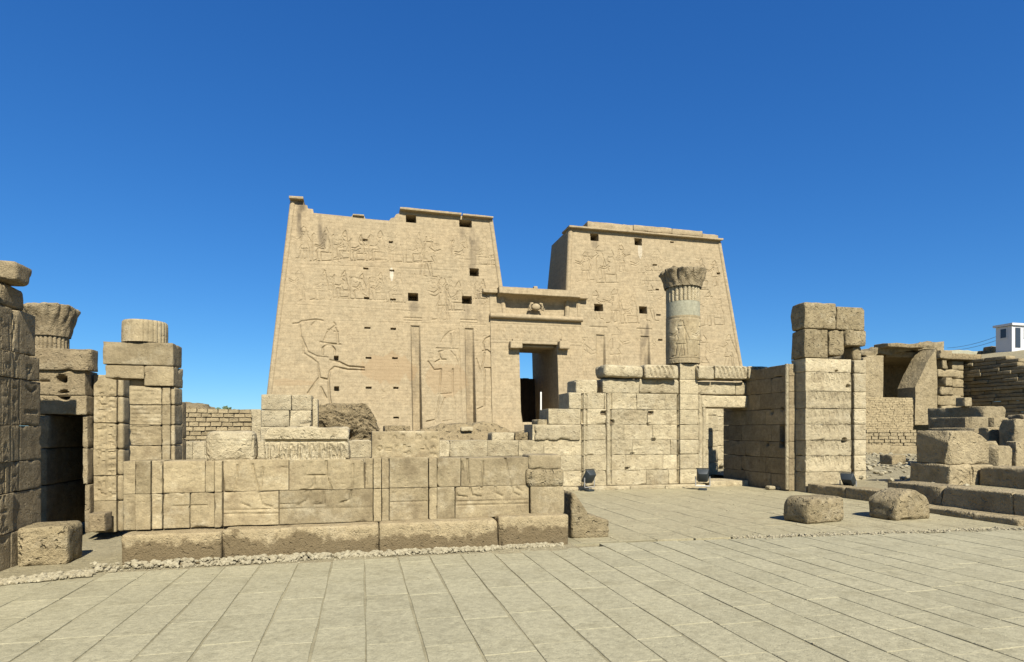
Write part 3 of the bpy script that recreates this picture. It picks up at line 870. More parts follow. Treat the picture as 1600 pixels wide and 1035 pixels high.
# passage: deeper walls, ceiling, rear partition, threshold
def gbox(name, *b, mat='pylon'):
    V, Fq = box(*b); return obj(name, V, Fq, M[mat], g, smooth=False)
gbox('passage_wall', dx1 + 0.5, dx1 + 2.5, GY + 5.41, GY + 16.6, -0.5, 19)
gbox('passage_wall', dx0 - 3.0, dx0 - 0.9, GY + 5.41, GY + 16.6, -0.5, 19)
gbox('passage_ceiling', dx0 - 0.89, dx1 + 0.49, GY + 3.25, GY + 12.5, zd + 0.2, zd + 3.5)
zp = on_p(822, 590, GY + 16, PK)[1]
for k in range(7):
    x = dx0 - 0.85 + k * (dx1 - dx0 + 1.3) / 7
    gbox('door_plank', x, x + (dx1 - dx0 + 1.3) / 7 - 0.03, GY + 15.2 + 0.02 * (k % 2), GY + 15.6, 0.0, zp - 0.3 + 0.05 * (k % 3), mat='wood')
zs_ = gZ(840, 660)
V, Fq = rbox(dx0 + 0.02, dx1 - 0.02, GY + 0.4, GY + 15.0, -0.4, zs_, res=0.6, r=0.05, amp=0.03, seed=31)
obj('threshold', V, Fq, M['pylon'], g)
Xp, Zp = on_y(844.3, 613, GY + 4.9)
V, Fq = rbox(Xp - 0.13, Xp + 0.13, GY + 4.5, GY + 4.75, zs_, Zp, res=0.5, r=0.03, amp=0.01, seed=3)
tag(obj('sunlit_strip', V, Fq, M['white'], None, base=True), 'slender pale upright added for a strip of sunlight inside the tall gateway passage', 'sunlit_strip')  # pale upright added in place of a sunlit strip

for ch in g.children:                    # the whole gate leans back with the tower faces
    n_ = len(ch.data.vertices); co = np.empty(n_ * 3, dtype=np.float32); ch.data.vertices.foreach_get('co', co)
    co = co.reshape(-1, 3); co[:, 1] += PK * (co[:, 2] + ch.location.z); ch.data.vertices.foreach_set('co', co.ravel()); ch.data.update()

# ------------------------------------------------------------------ helpers for block walls
def blocks(root, Y, depth, courses, mat, res=0.12, r=0.008, amp=0.008, chip=0.05, carve=None, seed=0, gap=0.004, name='stone_block', lite=False, px=True, jit=0.008):
    """courses: list of (z0, z1, [x edges...]) ; edges in picture px measured on plane Y, or metres"""
    k = seed * 100
    for ci, (z0, z1, xs) in enumerate(courses):
        xs = [xat(x, Y) for x in xs] if px else xs
        for a, b in zip(xs[:-1], xs[1:]):
            k += 1
            rg_ = random.Random(k)
            dy = rg_.uniform(-jit, jit)
            V, Fq = rbox(a + gap / 2, b - gap / 2, Y + dy, Y + depth + dy * 0.3, z0 + gap / 2, z1 - gap / 2, res=res, r=r, amp=amp, seed=k, chip=chip, carve=carve, lite=lite)
            obj(name, V, Fq, mat, root)
def one(root, name, x0, x1, z0, z1, y0, y1, mat, seed, res=0.12, r=0.02, amp=0.008, chip=0.06, carve=None, warp=None, freq=2.5, cuts=0, cutd=0.08):
    V, Fq = rbox(x0, x1, y0, y1, z0, z1, res=res, r=r, amp=amp, seed=seed, chip=chip, carve=carve, freq=freq, cuts=cuts, cutd=cutd)
    if warp: V = warp(V)
    return obj(name, V, Fq, mat, root, base=root is None)

# ------------------------------------------------------------------ FRONT WALL (nearest, left half)
FY = 8.55
fw = thing('screen_wall', 'low carved stone wall on a stained plinth in the left foreground', 'wall', (-0.2, FY + 0.3, 0))
R = Relief(-3.5, 3.2, 0.2, 1.5, 0.008)
def pw(x, y): return on_y(x, y, FY)
def wl(org, sc, polys, w, d):
    for pl in polys: R.line([pw(org[0] + a / sc, org[1] + b / sc) for a, b in pl], w, d)
Z3 = ((270, 590), 3.339)
wl(*Z3, [[(337, 460), (332, 520), (320, 600)], [(360, 660), (402, 676)], [(415, 455), (432, 540), (450, 620), (466, 662), (518, 677)], [(470, 470), (455, 600)],
         [(722, 445), (690, 512)], [(740, 520), (735, 560), (700, 640), (650, 668)], [(800, 440), (805, 520), (828, 585)], [(690, 512), (812, 512)], [(692, 600), (742, 556)],
         [(940, 455), (937, 560), (922, 640), (872, 656)], [(785, 600), (790, 660), (740, 662)], [(985, 440), (990, 560)], [(1005, 450), (1010, 560)]], 0.021, 0.026)
wl(*Z3, [[(0, 672), (180, 668)], [(270, 692), (552, 688)], [(270, 714), (552, 710)], [(558, 688), (1040, 676)], [(558, 662), (650, 660)], [(560, 470), (600, 470)]], 0.016, 0.014)
Z4 = ((570, 600), 3.451)
wl(*Z4, [[(553, 405), (560, 520), (578, 600), (628, 610)], [(755, 388), (782, 520), (802, 590), (832, 602)], [(705, 530), (703, 588), (742, 605)], [(488, 575), (500, 605), (548, 610)], [(520, 420), (530, 470)],
         [(640, 420), (630, 560)], [(850, 580), (820, 560)]], 0.021, 0.026)
wl(*Z4, [[(485, 637), (880, 626)], [(485, 657), (880, 646)], [(135, 640), (335, 632)]], 0.016, 0.014)
def gpx(x0, x1, y0, y1, cell, seed, d=0.007, w=0.007, border=False):
    Xa, Zb = pw(x0, y0); Xb, Za = pw(x1, y1)
    R.glyphs(Xa, Xb, Za, Zb, cell, w * 1.15, d * 1.5, seed, border=border)
gpx(196, 212, 730, 822, 0.10, 1); gpx(215, 236, 730, 822, 0.11, 2); gpx(238, 253, 735, 820, 0.09, 3)
gpx(258, 318, 728, 765, 0.09, 4, 0.006); gpx(352, 395, 735, 800, 0.09, 5, 0.005); gpx(455, 480, 728, 765, 0.08, 6); gpx(520, 575, 728, 770, 0.09, 7)
gpx(610, 667, 722, 772, 0.09, 8); gpx(612, 665, 775, 800, 0.1, 9, 0.005); gpx(735, 800, 725, 780, 0.10, 10); gpx(585, 594, 722, 810, 0.08, 11); gpx(684, 716, 722, 755, 0.1, 12)
gpx(400, 440, 728, 765, 0.09, 14, 0.005); gpx(640, 667, 725, 800, 0.1, 15, 0.005)
R.erode(8, 0.55, 2.5)
cv = R.sample
zlo, zmid, zhi = 0.40, 0.855, 1.275
def fb(x0, x1, z0, z1, proud, seed, name='stone_block', res=0.016, **k):
    V, Fq = rbox(xat(x0, FY) + 0.0045, xat(x1, FY) - 0.0045, FY - proud + rng.uniform(-.006, .006), FY + 0.42, z0 + 0.002, z1 - 0.002, res=res, r=k.get('r', 0.007), amp=k.get('amp', 0.005), seed=seed, chip=k.get('chip', 0.06), carve=cv, freq=4)
    # keep the hidden sides light: nothing special, blocks are small
    return obj(name, V, Fq, M['front'], fw)
# upper course
for i_, (a, b, p) in enumerate(((193, 213, .02), (213, 237.5, .045), (237.5, 254.5, .02), (254.5, 321, 0), (321, 336, .02), (336, 348.5, .045), (348.5, 451.5, 0), (451.5, 570, .004), (570, 583, 0), (583, 596, .05), (596, 608, .02), (608, 669.5, -.006), (669.5, 682.5, .045), (682.5, 720, .012), (720, 826, 0))):
    fb(a, b, zmid, zhi + rng.uniform(-.012, .012), p, 300 + i_)
for i_, (a, b, p) in enumerate(((193, 213, .02), (213, 237.5, .05), (237.5, 254.5, .02), (254.5, 297, 0), (297, 336, .004), (336, 348.5, .045), (348.5, 436, 0), (436, 583, .003), (583, 596, .05), (596, 608, .025), (608, 669.5, -.004), (669.5, 682.5, .045), (682.5, 711, .012), (711, 827, 0))):
    fb(a, b, zlo + 0.0, zmid, p, 340 + i_)
# plinth
pl_e = [189, 347, 592, 779, 888.5]
for i_, (a, b) in enumerate(zip(pl_e[:-1], pl_e[1:])):
    zt2 = (0.375, 0.392, 0.405, 0.435)[i_]
    V, Fq = rbox(xat(a, 8.3) + 0.004, xat(b, 8.3) - 0.004, 8.28 + 0.012 * (i_ % 2), 9.0, -0.06, zt2, res=0.035, r=0.03, amp=0.014, seed=380 + i_, chip=0.09)
    obj('plinth_block', V, Fq, M['base'], fw)
V, Fq = box(xat(197, FY), xat(820, FY), FY + 0.06, FY + 0.38, 0.1, 1.2)
obj('wall_core', V, Fq, M['core'], fw, smooth=False)

# loose blocks on top of the wall
def lying(name, label, cat, xa, xb, ya, yb, Y, depth, mat, seed, r=0.05, amp=0.02, chip=0.14, res=0.05, rz=0, group=None, carve=None, rx=0, freq=2.5, cuts=3):
    Xa, Z1 = on_y(xa, ya, Y); Xb, Z0 = on_y(xb, yb, Y)
    V, Fq = rbox(Xa, Xb, Y, Y + depth, Z0, Z1, res=res, r=r * 0.6, amp=amp, seed=seed, chip=chip * 0.6, carve=carve, freq=freq, cuts=cuts, cutd=0.06)
    if rz: V = rot(V, rz)
    if rx: V = rot(V, rx, axis='Y')
    return tag(obj(name, V, Fq, mat, None, base=True), label, cat, group)
RB = Relief(-2.2, 1.2, 1.1, 2.0, 0.008)
def rb(x0, x1, y0, y1, cell, seed, d=0.010, w=0.009, Y=8.62, border=False):
    Xa, Zb = on_y(x0, y0, Y); Xb, Za = on_y(x1, y1, Y)
    RB.glyphs(Xa, Xb, Za, Zb, cell, w * 1.5, d * 2.0, seed, border=border)
for k in range(7):
    rb(328, 398, 680 + k * 5.2, 684.5 + k * 5.2, 0.05, k, 0.004, 0.005)
rb(586, 684, 678, 694, 0.11, 33); rb(586, 684, 695, 712, 0.12, 34)
for k in range(8):                                   # feather frieze on the long block
    x = 420 + k * 15.5 + rg.uniform(-1.5, 1.5)
    P3 = lambda a, b: on_y(x + a, b, 8.62)
    RB.line([P3(0, 692), P3(0.5, 716)], 0.026, 0.045); RB.line([P3(0, 692), P3(6, 700), P3(9, 716)], 0.022, 0.032); RB.line([P3(5, 694), P3(12, 712)], 0.018, 0.026)
RB.line([on_y(414, 690, 8.62), on_y(543, 690, 8.62)], 0.03, 0.05)
lying('fallen_block', 'rounded inscribed block lying on the low front wall, left of the feather frieze block', 'stone block', 318, 398, 673, 724, 8.62, 0.36, M['court'], 41, r=0.17, amp=0.012, res=0.016, carve=RB.sample, cuts=2)
lying('frieze_block', 'long block with a carved feather frieze lying on the low front wall', 'stone block', 412, 545, 668, 721, 8.62, 0.5, M['court'], 42, r=0.05, amp=0.040, chip=0.18, res=0.016, freq=5, carve=RB.sample)
lying('fallen_block', 'flat rectangular inscribed block lying on the low front wall, right of the frieze block', 'stone block', 581, 687, 674, 717, 8.62, 0.5, M['front'], 43, r=0.02, amp=0.014, chip=0.10, res=0.016, carve=RB.sample)
# stack at the right end of the wall
lying('end_block', 'upright square carved block on the plinth end, lowest of its stack', 'stone block', 829.5, 881.5, 760, 803, 8.52, 0.42, M['front'], 44, r=0.03, amp=0.012, res=0.03)
lying('fallen_block', 'dark worn stone in the middle of the stack at the end of the low wall', 'stone block', 823, 882, 733, 760, 8.5, 0.42, M['boulder'], 45, r=0.09, amp=0.02, chip=0.15, res=0.035)
lying('fallen_block', 'flat pale slab on top of the stack at the end of the low wall', 'stone block', 826, 878, 711, 733.5, 8.52, 0.42, M['front'], 46, r=0.05, amp=0.015, chip=0.12, res=0.035)
# leaning wedge right of the plinth
Xa, Ya = on_g(886, 838); Xb, _ = on_g(950, 838)
V, Fq = rbox(Xa, Xb, 8.75, 9.55, -0.03, 0.72, res=0.03, r=0.05, amp=0.010, seed=47, chip=0.08)
t = np.clip((V[:, 0] - Xa) / (Xb - Xa), 0, 1)
k_ = np.interp(t, [0, 0.10, 0.46, 0.85, 1.0], [1.0, 0.97, 0.50, 0.40, 0.36])
V[:, 2] = np.where(V[:, 2] > 0, V[:, 2] * k_, V[:, 2])
tag(obj('fallen_block', V, Fq, M['boulder'], None, base=True), 'wedge shaped worn stone on the paving against the right end of the plinth', 'stone block')

# ------------------------------------------------------------------ LEFT: shaded wall, standing along the view
LX = -4.13
lw = thing('ruined_wall', 'tall shaded carved wall end at the left edge of the picture', 'wall', (LX - 0.3, 8.2, 0))
def yatX(x, X):
    a, b, w = ray(x, 0); return X * b / a
def zcourse(x, y, X):
    a, b, w = ray(x, y); return EYE + w * X / a
# relief for an X-facing wall: local (Y, Z)
RL = Relief(4.5, 10, -0.1, 4.2, 0.012)
RL.glyphs(8.35, 8.75, 0.9, 3.0, 0.2, 0.014, 0.014, 51); RL.glyphs(8.3, 8.5, 0.2, 1.1, 0.15, 0.02, 0.014, 52, border=False)
RL.glyphs(6.2, 8.3, 0.4, 3.4, 0.3, 0.016, 0.016, 53); RL.glyphs(8.8, 9.25, 1.8, 2.7, 0.3, 0.02, 0.02, 55, border=False)
zc_ = [-0.05, 0.42, 0.90, 1.28, 1.72, 2.30, 2.62, 3.15]
yend = [9.30, 9.30, 9.29, 9.28, 9.26, 9.22, 9.12, 9.0]
edges = [[4.6, 5.9, 7.3, 8.55], [4.6, 6.4, 7.9, 8.62], [4.6, 5.6, 7.1, 8.45], [4.6, 6.2, 7.7, 8.6], [4.6, 5.8, 7.5, 8.5], [4.6, 6.5, 7.8, 8.62], [4.6, 5.7, 7.4, 8.6]]
def xwall_block(root, y0, y1, z0, z1, X0, depth, mat, seed, carve, name='stone_block', sgn=1, res=0.03, **k):
    """block whose carved face looks along +X (sgn=1) or -X (sgn=-1)"""
    V, Fq = rbox(y0, y1, 0, depth, z0, z1, res=res, r=k.get('r', 0.008), amp=k.get('amp', 0.010), seed=seed, chip=k.get('chip', 0.03), carve=carve)
    Wv = np.stack([X0 - sgn * V[:, 1], V[:, 0], V[:, 2]], 1)
    if sgn < 0: Fq = Fq[:, ::-1]
    return obj(name, Wv, (Fq if sgn < 0 else Fq), mat, root)
for ci in range(len(zc_) - 1):
    es = edges[ci] + [yend[ci]]
    for a, b in zip(es[:-1], es[1:]):
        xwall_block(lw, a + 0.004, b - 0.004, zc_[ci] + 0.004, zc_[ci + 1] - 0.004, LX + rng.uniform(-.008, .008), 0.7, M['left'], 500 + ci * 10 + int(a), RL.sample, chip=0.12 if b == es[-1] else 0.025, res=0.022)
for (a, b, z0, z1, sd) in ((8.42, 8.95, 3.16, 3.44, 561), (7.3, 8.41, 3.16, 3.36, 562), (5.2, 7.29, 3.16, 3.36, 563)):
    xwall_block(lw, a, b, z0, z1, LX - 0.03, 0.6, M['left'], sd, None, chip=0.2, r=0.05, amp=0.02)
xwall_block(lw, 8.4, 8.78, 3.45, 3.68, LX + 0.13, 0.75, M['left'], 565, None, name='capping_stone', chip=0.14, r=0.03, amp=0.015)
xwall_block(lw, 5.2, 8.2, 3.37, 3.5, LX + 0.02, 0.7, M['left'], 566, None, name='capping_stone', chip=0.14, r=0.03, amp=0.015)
V, Fq = rbox(-4.10, -3.56, 8.58, 9.10, -0.02, 0.47, res=0.03, r=0.05, amp=0.014, seed=71, chip=0.09)
tag(obj('fallen_block', rot(V, 4), Fq, M['boulder'], None, base=True), 'squarish pale block with a brown patch on the ground beside the left wall', 'stone block')

# pier with niche
NY = 10.4
npier = thing('niche_pier', 'ruined masonry pier with a deep dark niche, between left wall and inscribed pier', 'ruin', (-4.4, NY + 0.5, 0))
def nz_(y): return EYE + (HZ - y) / 104.0
def nx(x): return xat(x, NY)
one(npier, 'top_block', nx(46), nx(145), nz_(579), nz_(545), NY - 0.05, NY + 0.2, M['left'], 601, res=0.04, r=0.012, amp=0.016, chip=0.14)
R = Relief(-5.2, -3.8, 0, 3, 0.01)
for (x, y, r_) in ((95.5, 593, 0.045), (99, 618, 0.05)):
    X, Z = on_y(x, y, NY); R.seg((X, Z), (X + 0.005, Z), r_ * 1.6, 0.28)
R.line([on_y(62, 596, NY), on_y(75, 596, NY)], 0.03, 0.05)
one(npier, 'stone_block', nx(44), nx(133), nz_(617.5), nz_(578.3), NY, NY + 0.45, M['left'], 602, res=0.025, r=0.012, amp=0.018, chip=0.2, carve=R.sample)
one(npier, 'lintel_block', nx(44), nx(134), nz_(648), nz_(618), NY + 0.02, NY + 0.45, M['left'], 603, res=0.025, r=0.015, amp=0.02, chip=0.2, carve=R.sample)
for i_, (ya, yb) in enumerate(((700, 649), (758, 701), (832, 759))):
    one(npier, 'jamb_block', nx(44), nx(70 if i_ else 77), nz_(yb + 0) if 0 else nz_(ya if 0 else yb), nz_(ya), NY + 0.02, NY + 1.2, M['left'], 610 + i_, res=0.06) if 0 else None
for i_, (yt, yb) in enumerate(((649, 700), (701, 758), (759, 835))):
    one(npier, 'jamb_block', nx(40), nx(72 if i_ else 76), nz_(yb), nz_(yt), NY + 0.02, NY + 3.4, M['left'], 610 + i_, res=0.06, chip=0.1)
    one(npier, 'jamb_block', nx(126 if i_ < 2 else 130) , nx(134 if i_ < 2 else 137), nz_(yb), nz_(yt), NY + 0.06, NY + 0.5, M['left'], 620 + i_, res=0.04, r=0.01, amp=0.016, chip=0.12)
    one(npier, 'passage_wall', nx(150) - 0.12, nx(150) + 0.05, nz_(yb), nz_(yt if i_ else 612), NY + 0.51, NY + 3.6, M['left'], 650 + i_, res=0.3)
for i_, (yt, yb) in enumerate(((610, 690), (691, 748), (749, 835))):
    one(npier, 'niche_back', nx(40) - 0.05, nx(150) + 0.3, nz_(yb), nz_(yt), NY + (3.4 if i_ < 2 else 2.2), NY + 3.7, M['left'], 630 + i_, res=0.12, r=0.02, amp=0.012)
one(npier, 'shade_roof', nx(40) - 0.05, nx(150), nz_(648), nz_(612), NY + 0.46, NY + 3.7, M['left'], 640, res=0.2)
lying('fallen_block', 'small square block at the foot of the inscribed pier beside the dark niche', 'stone block', 137, 164, 803, 831, NY - 0.15, 0.3, M['left'], 72, r=0.03, amp=0.01, res=0.05)

# broad column with flared capital behind the pier
def petal_column(name, label, cx_, cy_, rad, zb, zneck0, zneck1, ztop, rtop, mat, neckmat, seed, lobes=8, band=None, seg=96, lob=0.13, capmat=None, shaft=None):
    root = thing(name, label, 'column', (cx_, cy_, zb))
    rg_ = random.Random(seed)
    z = zb; i_ = 0
    lim = band[0] if band else zneck0
    while z < lim - 0.01:
        h = min(rg_.uniform(0.55, 0.8), lim - z)
        if lim - z - h < 0.25: h = lim - z
        if shaft:
            V, Fq = lathe(cx_, cy_, [(rad - 0.008, z + 0.001)] + [(rad, zz_) for zz_ in np.linspace(z + 0.006, z + h - 0.006, 30)] + [(rad - 0.008, z + h - 0.001)], 220)
            th = np.arctan2(V[:, 1] - cy_, V[:, 0] - cx_)
            dep = shaft.sample(rad * (th + math.pi / 2), V[:, 2]); dep[-1] = 0
            V[:, 0] -= np.cos(th) * dep; V[:, 1] -= np.sin(th) * dep
        else: V, Fq = lathe(cx_, cy_, [(rad - 0.008, z + 0.001), (rad, z + 0.006), (rad * 1.0, z + h / 2), (rad, z + h - 0.006), (rad - 0.008, z + h - 0.001)], seg)
        d = V - np.array([cx_, cy_, 0]); d[:, 2] = 0
        V = V + d * ((fbm(V, 2.2, seed + i_, 4) - 0.5) * 0.06)[:, None]
        obj('drum', V, Fq, mat, root); z += h; i_ += 1
    if band:
        V, Fq = lathe(cx_, cy_, [(rad * 0.985, band[0] + 0.002), (rad * 0.985, band[1])], seg)
        obj('repair_band', V, Fq, M['grey'], root)
    nst = 24
    def flute(th, zz, r): return r * (0.90 + 0.10 * abs(math.sin(th * nst / 2)) ** 0.7)
    V, Fq = lathe(cx_, cy_, [(rad * 1.0, zneck0), (rad * 1.0, zneck0 + 0.3 * (zneck1 - zneck0)), (rad * 1.0, zneck1)], nst * 8, flute)
    obj('fluted_neck', V, Fq, neckmat, root)
    prof = []
    for t in np.linspace(0, 1, 16):
        rr = rad * 1.08 + (rtop - rad * 1.08) * (t ** 1.5)
        prof.append((rr, zneck1 + (ztop - zneck1) * (t * 0.9)))
    prof += [(rtop * 1.0, zneck1 + (ztop - zneck1) * 0.95), (rtop * 0.94, ztop)]
    def lobe(th, zz, r):
        t = (zz - zneck1) / (ztop - zneck1)
        e = abs(math.sin(th * lobes / 2))
        e2 = abs(math.sin(th * lobes + 0.3))
        return r * (1 - lob * t * (1 - e ** 0.5) - 0.06 * t * (1 - e2 ** 0.6) - 0.025 * math.sin(th * lobes * 2) * math.sin(t * 9))
    V, Fq = lathe(cx_, cy_, prof, 160, lobe)
    d = V - np.array([cx_, cy_, 0]); d[:, 2] = 0
    V = V + d * ((fbm(V, 4, seed + 5, 4) - 0.5) * 0.12)[:, None]
    top = V[:, 2] > ztop - 0.12
    V[top, 2] += (fbm(V[top], 3.5, seed + 9, 3) - 0.5) * 0.16
    obj('capital', V, Fq, capmat or mat, root)
    return root
cy_ = 12.2
cx_ = xat(79, cy_)
sc = cy_ / ray(79, 0)[1] / F_PX
zz = lambda y: EYE + (HZ - y) * sc
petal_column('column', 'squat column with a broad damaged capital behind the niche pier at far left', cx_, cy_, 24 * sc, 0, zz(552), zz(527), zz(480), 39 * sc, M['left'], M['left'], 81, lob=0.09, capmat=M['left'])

# inscribed pier
IY = 10.62
ip = thing('inscribed_pier', 'narrow sunlit pier with columns of hieroglyphs beside the dark niche', 'pier', (-3.8, IY + 0.3, 0))
iz = lambda y: EYE + (HZ - y) * (IY / ray(165, 0)[1] / F_PX)
R = Relief(-4.4, -3.2, 0, 3, 0.008)
R.glyphs(xat(150, IY), xat(167, IY), 0.6, 2.35, 0.14, 0.014, 0.022, 91); R.glyphs(xat(168, IY), xat(181, IY), 0.6, 2.35, 0.12, 0.014, 0.022, 92)
for i_, (yt, yb) in enumerate(((586, 619), (619.5, 661), (661.5, 702), (702.5, 743), (743.5, 783), (783.5, 832))):
    one(ip, 'stone_block', xat(146, IY), xat(181.5, IY), iz(yb), iz(yt), IY + rng.uniform(-.006, .006), IY + 1.6, M['front'], 650 + i_, res=0.018, r=0.008, chip=0.07, carve=R.sample)
    one(ip, 'edge_roll', xat(182, IY), xat(192, IY), iz(yb), iz(yt), IY + 0.02, IY + 0.3, M['front'], 660 + i_, res=0.05, r=0.04, chip=0.03, amp=0.006)

# pillar with drum on top (left end of the low wall)
QY = 9.05
qz = lambda y: EYE + (HZ - y) * (QY / ray(230, 0)[1] / F_PX)
qp = thing('pillar', 'ruined square pillar carrying a short round drum, behind the left end of the low wall', 'pillar', (-2.9, QY + 0.4, 0))
R = Relief(-3.5, -2.2, 0, 3.2, 0.008)
for k in range(14):
    R.line([(xat(203, QY), qz(612 + k * 7)), (xat(268, QY), qz(612 + k * 7))], 0.010, 0.010)
R.glyphs(xat(204, QY), xat(266, QY), qz(700), qz(608), 0.07, 0.010, 0.012, 95, border=False)
for xx in np.arange(166, 262, 9): R.line([(xat(xx, QY), qz(566)), (xat(xx, QY), qz(546))], 0.012, 0.010)
qb = [('cap_block', 160, 270, 535, 571, 0.0), ('stone_block', 163, 224, 571.5, 592, 0.02), ('stone_block', 224.5, 271, 571.5, 603, 0.01)]
for i_, (nm, a, b, yt, yb, dy) in enumerate(qb):
    one(qp, nm, xat(a, QY), xat(b, QY), qz(yb), qz(yt), QY + dy, QY + 0.44, M['front'], 670 + i_, res=0.022, r=0.012, amp=0.012, chip=0.12, carve=R.sample)
for i_, (yt, yb) in enumerate(((604, 632), (632.5, 664), (664.5, 696), (696.5, 740), (741, 838))):
    one(qp, 'stone_block', xat(201, QY), xat(251, QY), qz(yb), qz(yt), QY + 0.03, QY + 0.44, M['front'], 680 + i_, res=0.02, r=0.009, amp=0.01, chip=0.08, carve=R.sample)
    one(qp, 'stone_block', xat(251.5, QY), xat(264, QY), qz(yb), qz(yt), QY + 0.045, QY + 0.44, M['front'], 690 + i_, res=0.03, r=0.010, amp=0.012, chip=0.10)
    one(qp, 'edge_roll', xat(264.5, QY), xat(271, QY), qz(yb), qz(yt), QY + 0.06, QY + 0.43, M['front'], 700 + i_, res=0.05, r=0.03, amp=0.01, chip=0.06)
one(qp, 'stone_block', xat(196, QY), xat(226, QY), qz(604), qz(592.5), QY + 0.12, QY + 0.44, M['front'], 709, res=0.06, r=0.03)
rd = 32 * QY / ray(228, 0)[1] / F_PX
xd = xat(227, QY + 0.24)
def fl2(th, z, r):
    return r * (0.965 + 0.035 * abs(math.sin(th * 14)) ** 0.6) if (th > 4.9 or th < 1.5) else r
V, Fq = lathe(xd, QY + 0.24, [(rd, qz(534)), (rd * 1.0, qz(520)), (rd, qz(506)), (rd * 0.99, qz(501.5)), (rd * 0.95, qz(499.5))], 168, fl2)
V = V + (fbm(V, 5, 3, 4) - 0.5)[:, None] * 0.012
tag(obj('column_drum', V, Fq, M['front'], None, base=True), 'short fluted column drum standing on the ruined square pillar', 'column drum')

# ------------------------------------------------------------------ COURT BACK WALL, centre
BY = 16.0
bw = thing('court_wall', 'pale block wall at the back of the paved court, broken stepwise at its left end', 'wall', (7.0, BY + 0.4, 0))
R = Relief(-5, 12, 0, 3.8, 0.012)
for (x, y, r_) in ((1015.5, 646, .07), (1013.5, 663, .03), (1021, 687, .04), (953, 660, .09), (944, 646, .07), (1095, 645, .08), (988, 709, .03), (980, 732, .04)):
    X, Z = on_y(x, y, BY); R.seg((X - r_ * .6, Z), (X + r_ * .6, Z), r_, 0.3)
for (x) in (910, 949, 1059.5):
    X = xat(x, BY); R.line([(X, 0.1), (X, 2.7)], 0.034, 0.10); R.line([(X + 0.12, 0.1), (X + 0.12, 2.7)], 0.025, 0.05)
for k in range(26):
    x = rg.uniform(955, 1050); X, Z = on_y(x, rg.choice((620, 644, 668, 692)), BY)
    R.glyphs(X, X + 0.45, Z - 0.38, Z, 0.18, 0.016, 0.018, k, border=False)
for (xa, ya, xb, yb) in ((985, 672, 992, 700), (1000, 668, 1008, 690), (970, 690, 978, 712)):
    R.line([on_y(xa, ya, BY), on_y(xb, yb, BY)], 0.02, 0.015)
for k in range(30):
    x = rg.uniform(690, 900); X, Z = on_y(x, rg.choice((694, 700)), BY)
    R.glyphs(X, X + 0.25, Z - 0.2, Z, 0.16, 0.014, 0.010, k + 60, border=False)
zl_ = [0.10, 0.53, 0.97, 1.40, 1.84, 2.28, 2.74]
CE = [(0, [820, 880, 909, 947, 1010, 1045, 1061.5]), (1, [800, 860, 909, 947, 978, 1036, 1061.5]), (2, [545, 600, 645, 703, 762, 810, 850, 909, 947, 988, 1048, 1061.5]),
      (3, [832, 909, 947, 975, 1020, 1061.5]), (4, [857, 907, 947, 1012, 1061.5]), (5, [889, 945, 952, 995, 1039, 1061.5])]
blocks(bw, BY, 0.9, [(zl_[i_], zl_[i_ + 1], e) for i_, e in CE], M['court'], res=0.03, r=0.007, amp=0.010, chip=0.08, carve=R.sample, seed=11, gap=0.004)
blocks(bw, BY, 0.9, [(zl_[i_], zl_[i_ + 1], e) for i_, e in ((0, [285, 420, 560, 690, 819]), (1, [285, 380, 500, 620, 720, 799]))], M['court'], res=0.3, seed=12)
blocks(bw, BY, 0.9, [(zl_[2], zl_[3], [285, 301, 319, 400, 470, 544])], M['court'], res=0.08, seed=13)
V, Fq = box(xat(290, BY), xat(1055, BY), BY + 0.08, BY + 0.82, 0.02, 1.38); obj('wall_core', V, Fq, M['core'], bw, smooth=False)
V, Fq = box(xat(915, BY), xat(1055, BY), BY + 0.08, BY + 0.82, 1.381, 2.72); obj('wall_core', V, Fq, M['core'], bw, smooth=False)
# half-round mouldings
for x in (950.5,):
    V, Fq = tube([(xat(x, BY), BY + 0.03, z) for z in np.linspace(0.12, 2.72, 12)], 0.055, 10); obj('edge_roll', V, Fq, M['court'], bw)
# foot ledge
for a, b, sd in ((880, 985, 1), (985, 1040, 2), (1040, 1103, 3)):
    one(bw, 'foot_ledge', xat(a, BY - .25) + .004, xat(b, BY - .25) - .004, -0.03, 0.094, BY - 0.24, BY + 0.3, M['court'], 720 + sd, res=0.1, r=0.02, amp=0.01)
# upper broken course and the roll-carved cornice stones
def up(nm, xa, xb, ya, yb, sd, dy=0.0, r=0.03, amp=0.015, chip=0.13, dep=0.8, carve=None, res=0.035, root=bw, mat='court'):
    Y = BY + dy
    Xa, Z1 = on_y(xa, ya, Y); Xb, Z0 = on_y(xb, yb, Y)
    return one(root, nm, Xa + .004, Xb - .004, Z0, Z1, Y, Y + dep, M[mat], sd, res=res, r=r, amp=amp, chip=chip, carve=carve)
up('stone_block', 942, 999, 592, 615.5, 730); up('stone_block', 999, 1061, 592, 615.5, 731, 0.02)
RC = Relief(5, 12, 3, 4, 0.012)
for x0, x1, stp in ((1010, 1058, 7), (1118, 1196, 6.5), (945, 1003, 9)):
    x = x0
    while x < x1:
        RC.line([on_y(x, 590, BY - .15), on_y(x - 2.5, 578, BY - .15), on_y(x - 6, 572, BY - .15)], 0.04, 0.045 if x0 > 1000 else 0.02); x += stp
up('cornice_stone', 945, 1006, 569, 590.5, 732, -0.18, r=0.10, amp=0.03, chip=0.15, carve=RC.sample, res=0.03)
up('cornice_stone', 1008, 1061, 569, 592.5, 733, -0.20, r=0.08, amp=0.025, chip=0.12, carve=RC.sample, res=0.03)
up('stone_block', 900, 934, 593, 615.5, 734, 0.05, r=0.05, chip=0.2)
up('stone_block', 834, 906, 640.5, 663.5, 735, -0.12, r=0.05, chip=0.15) if 0 else None
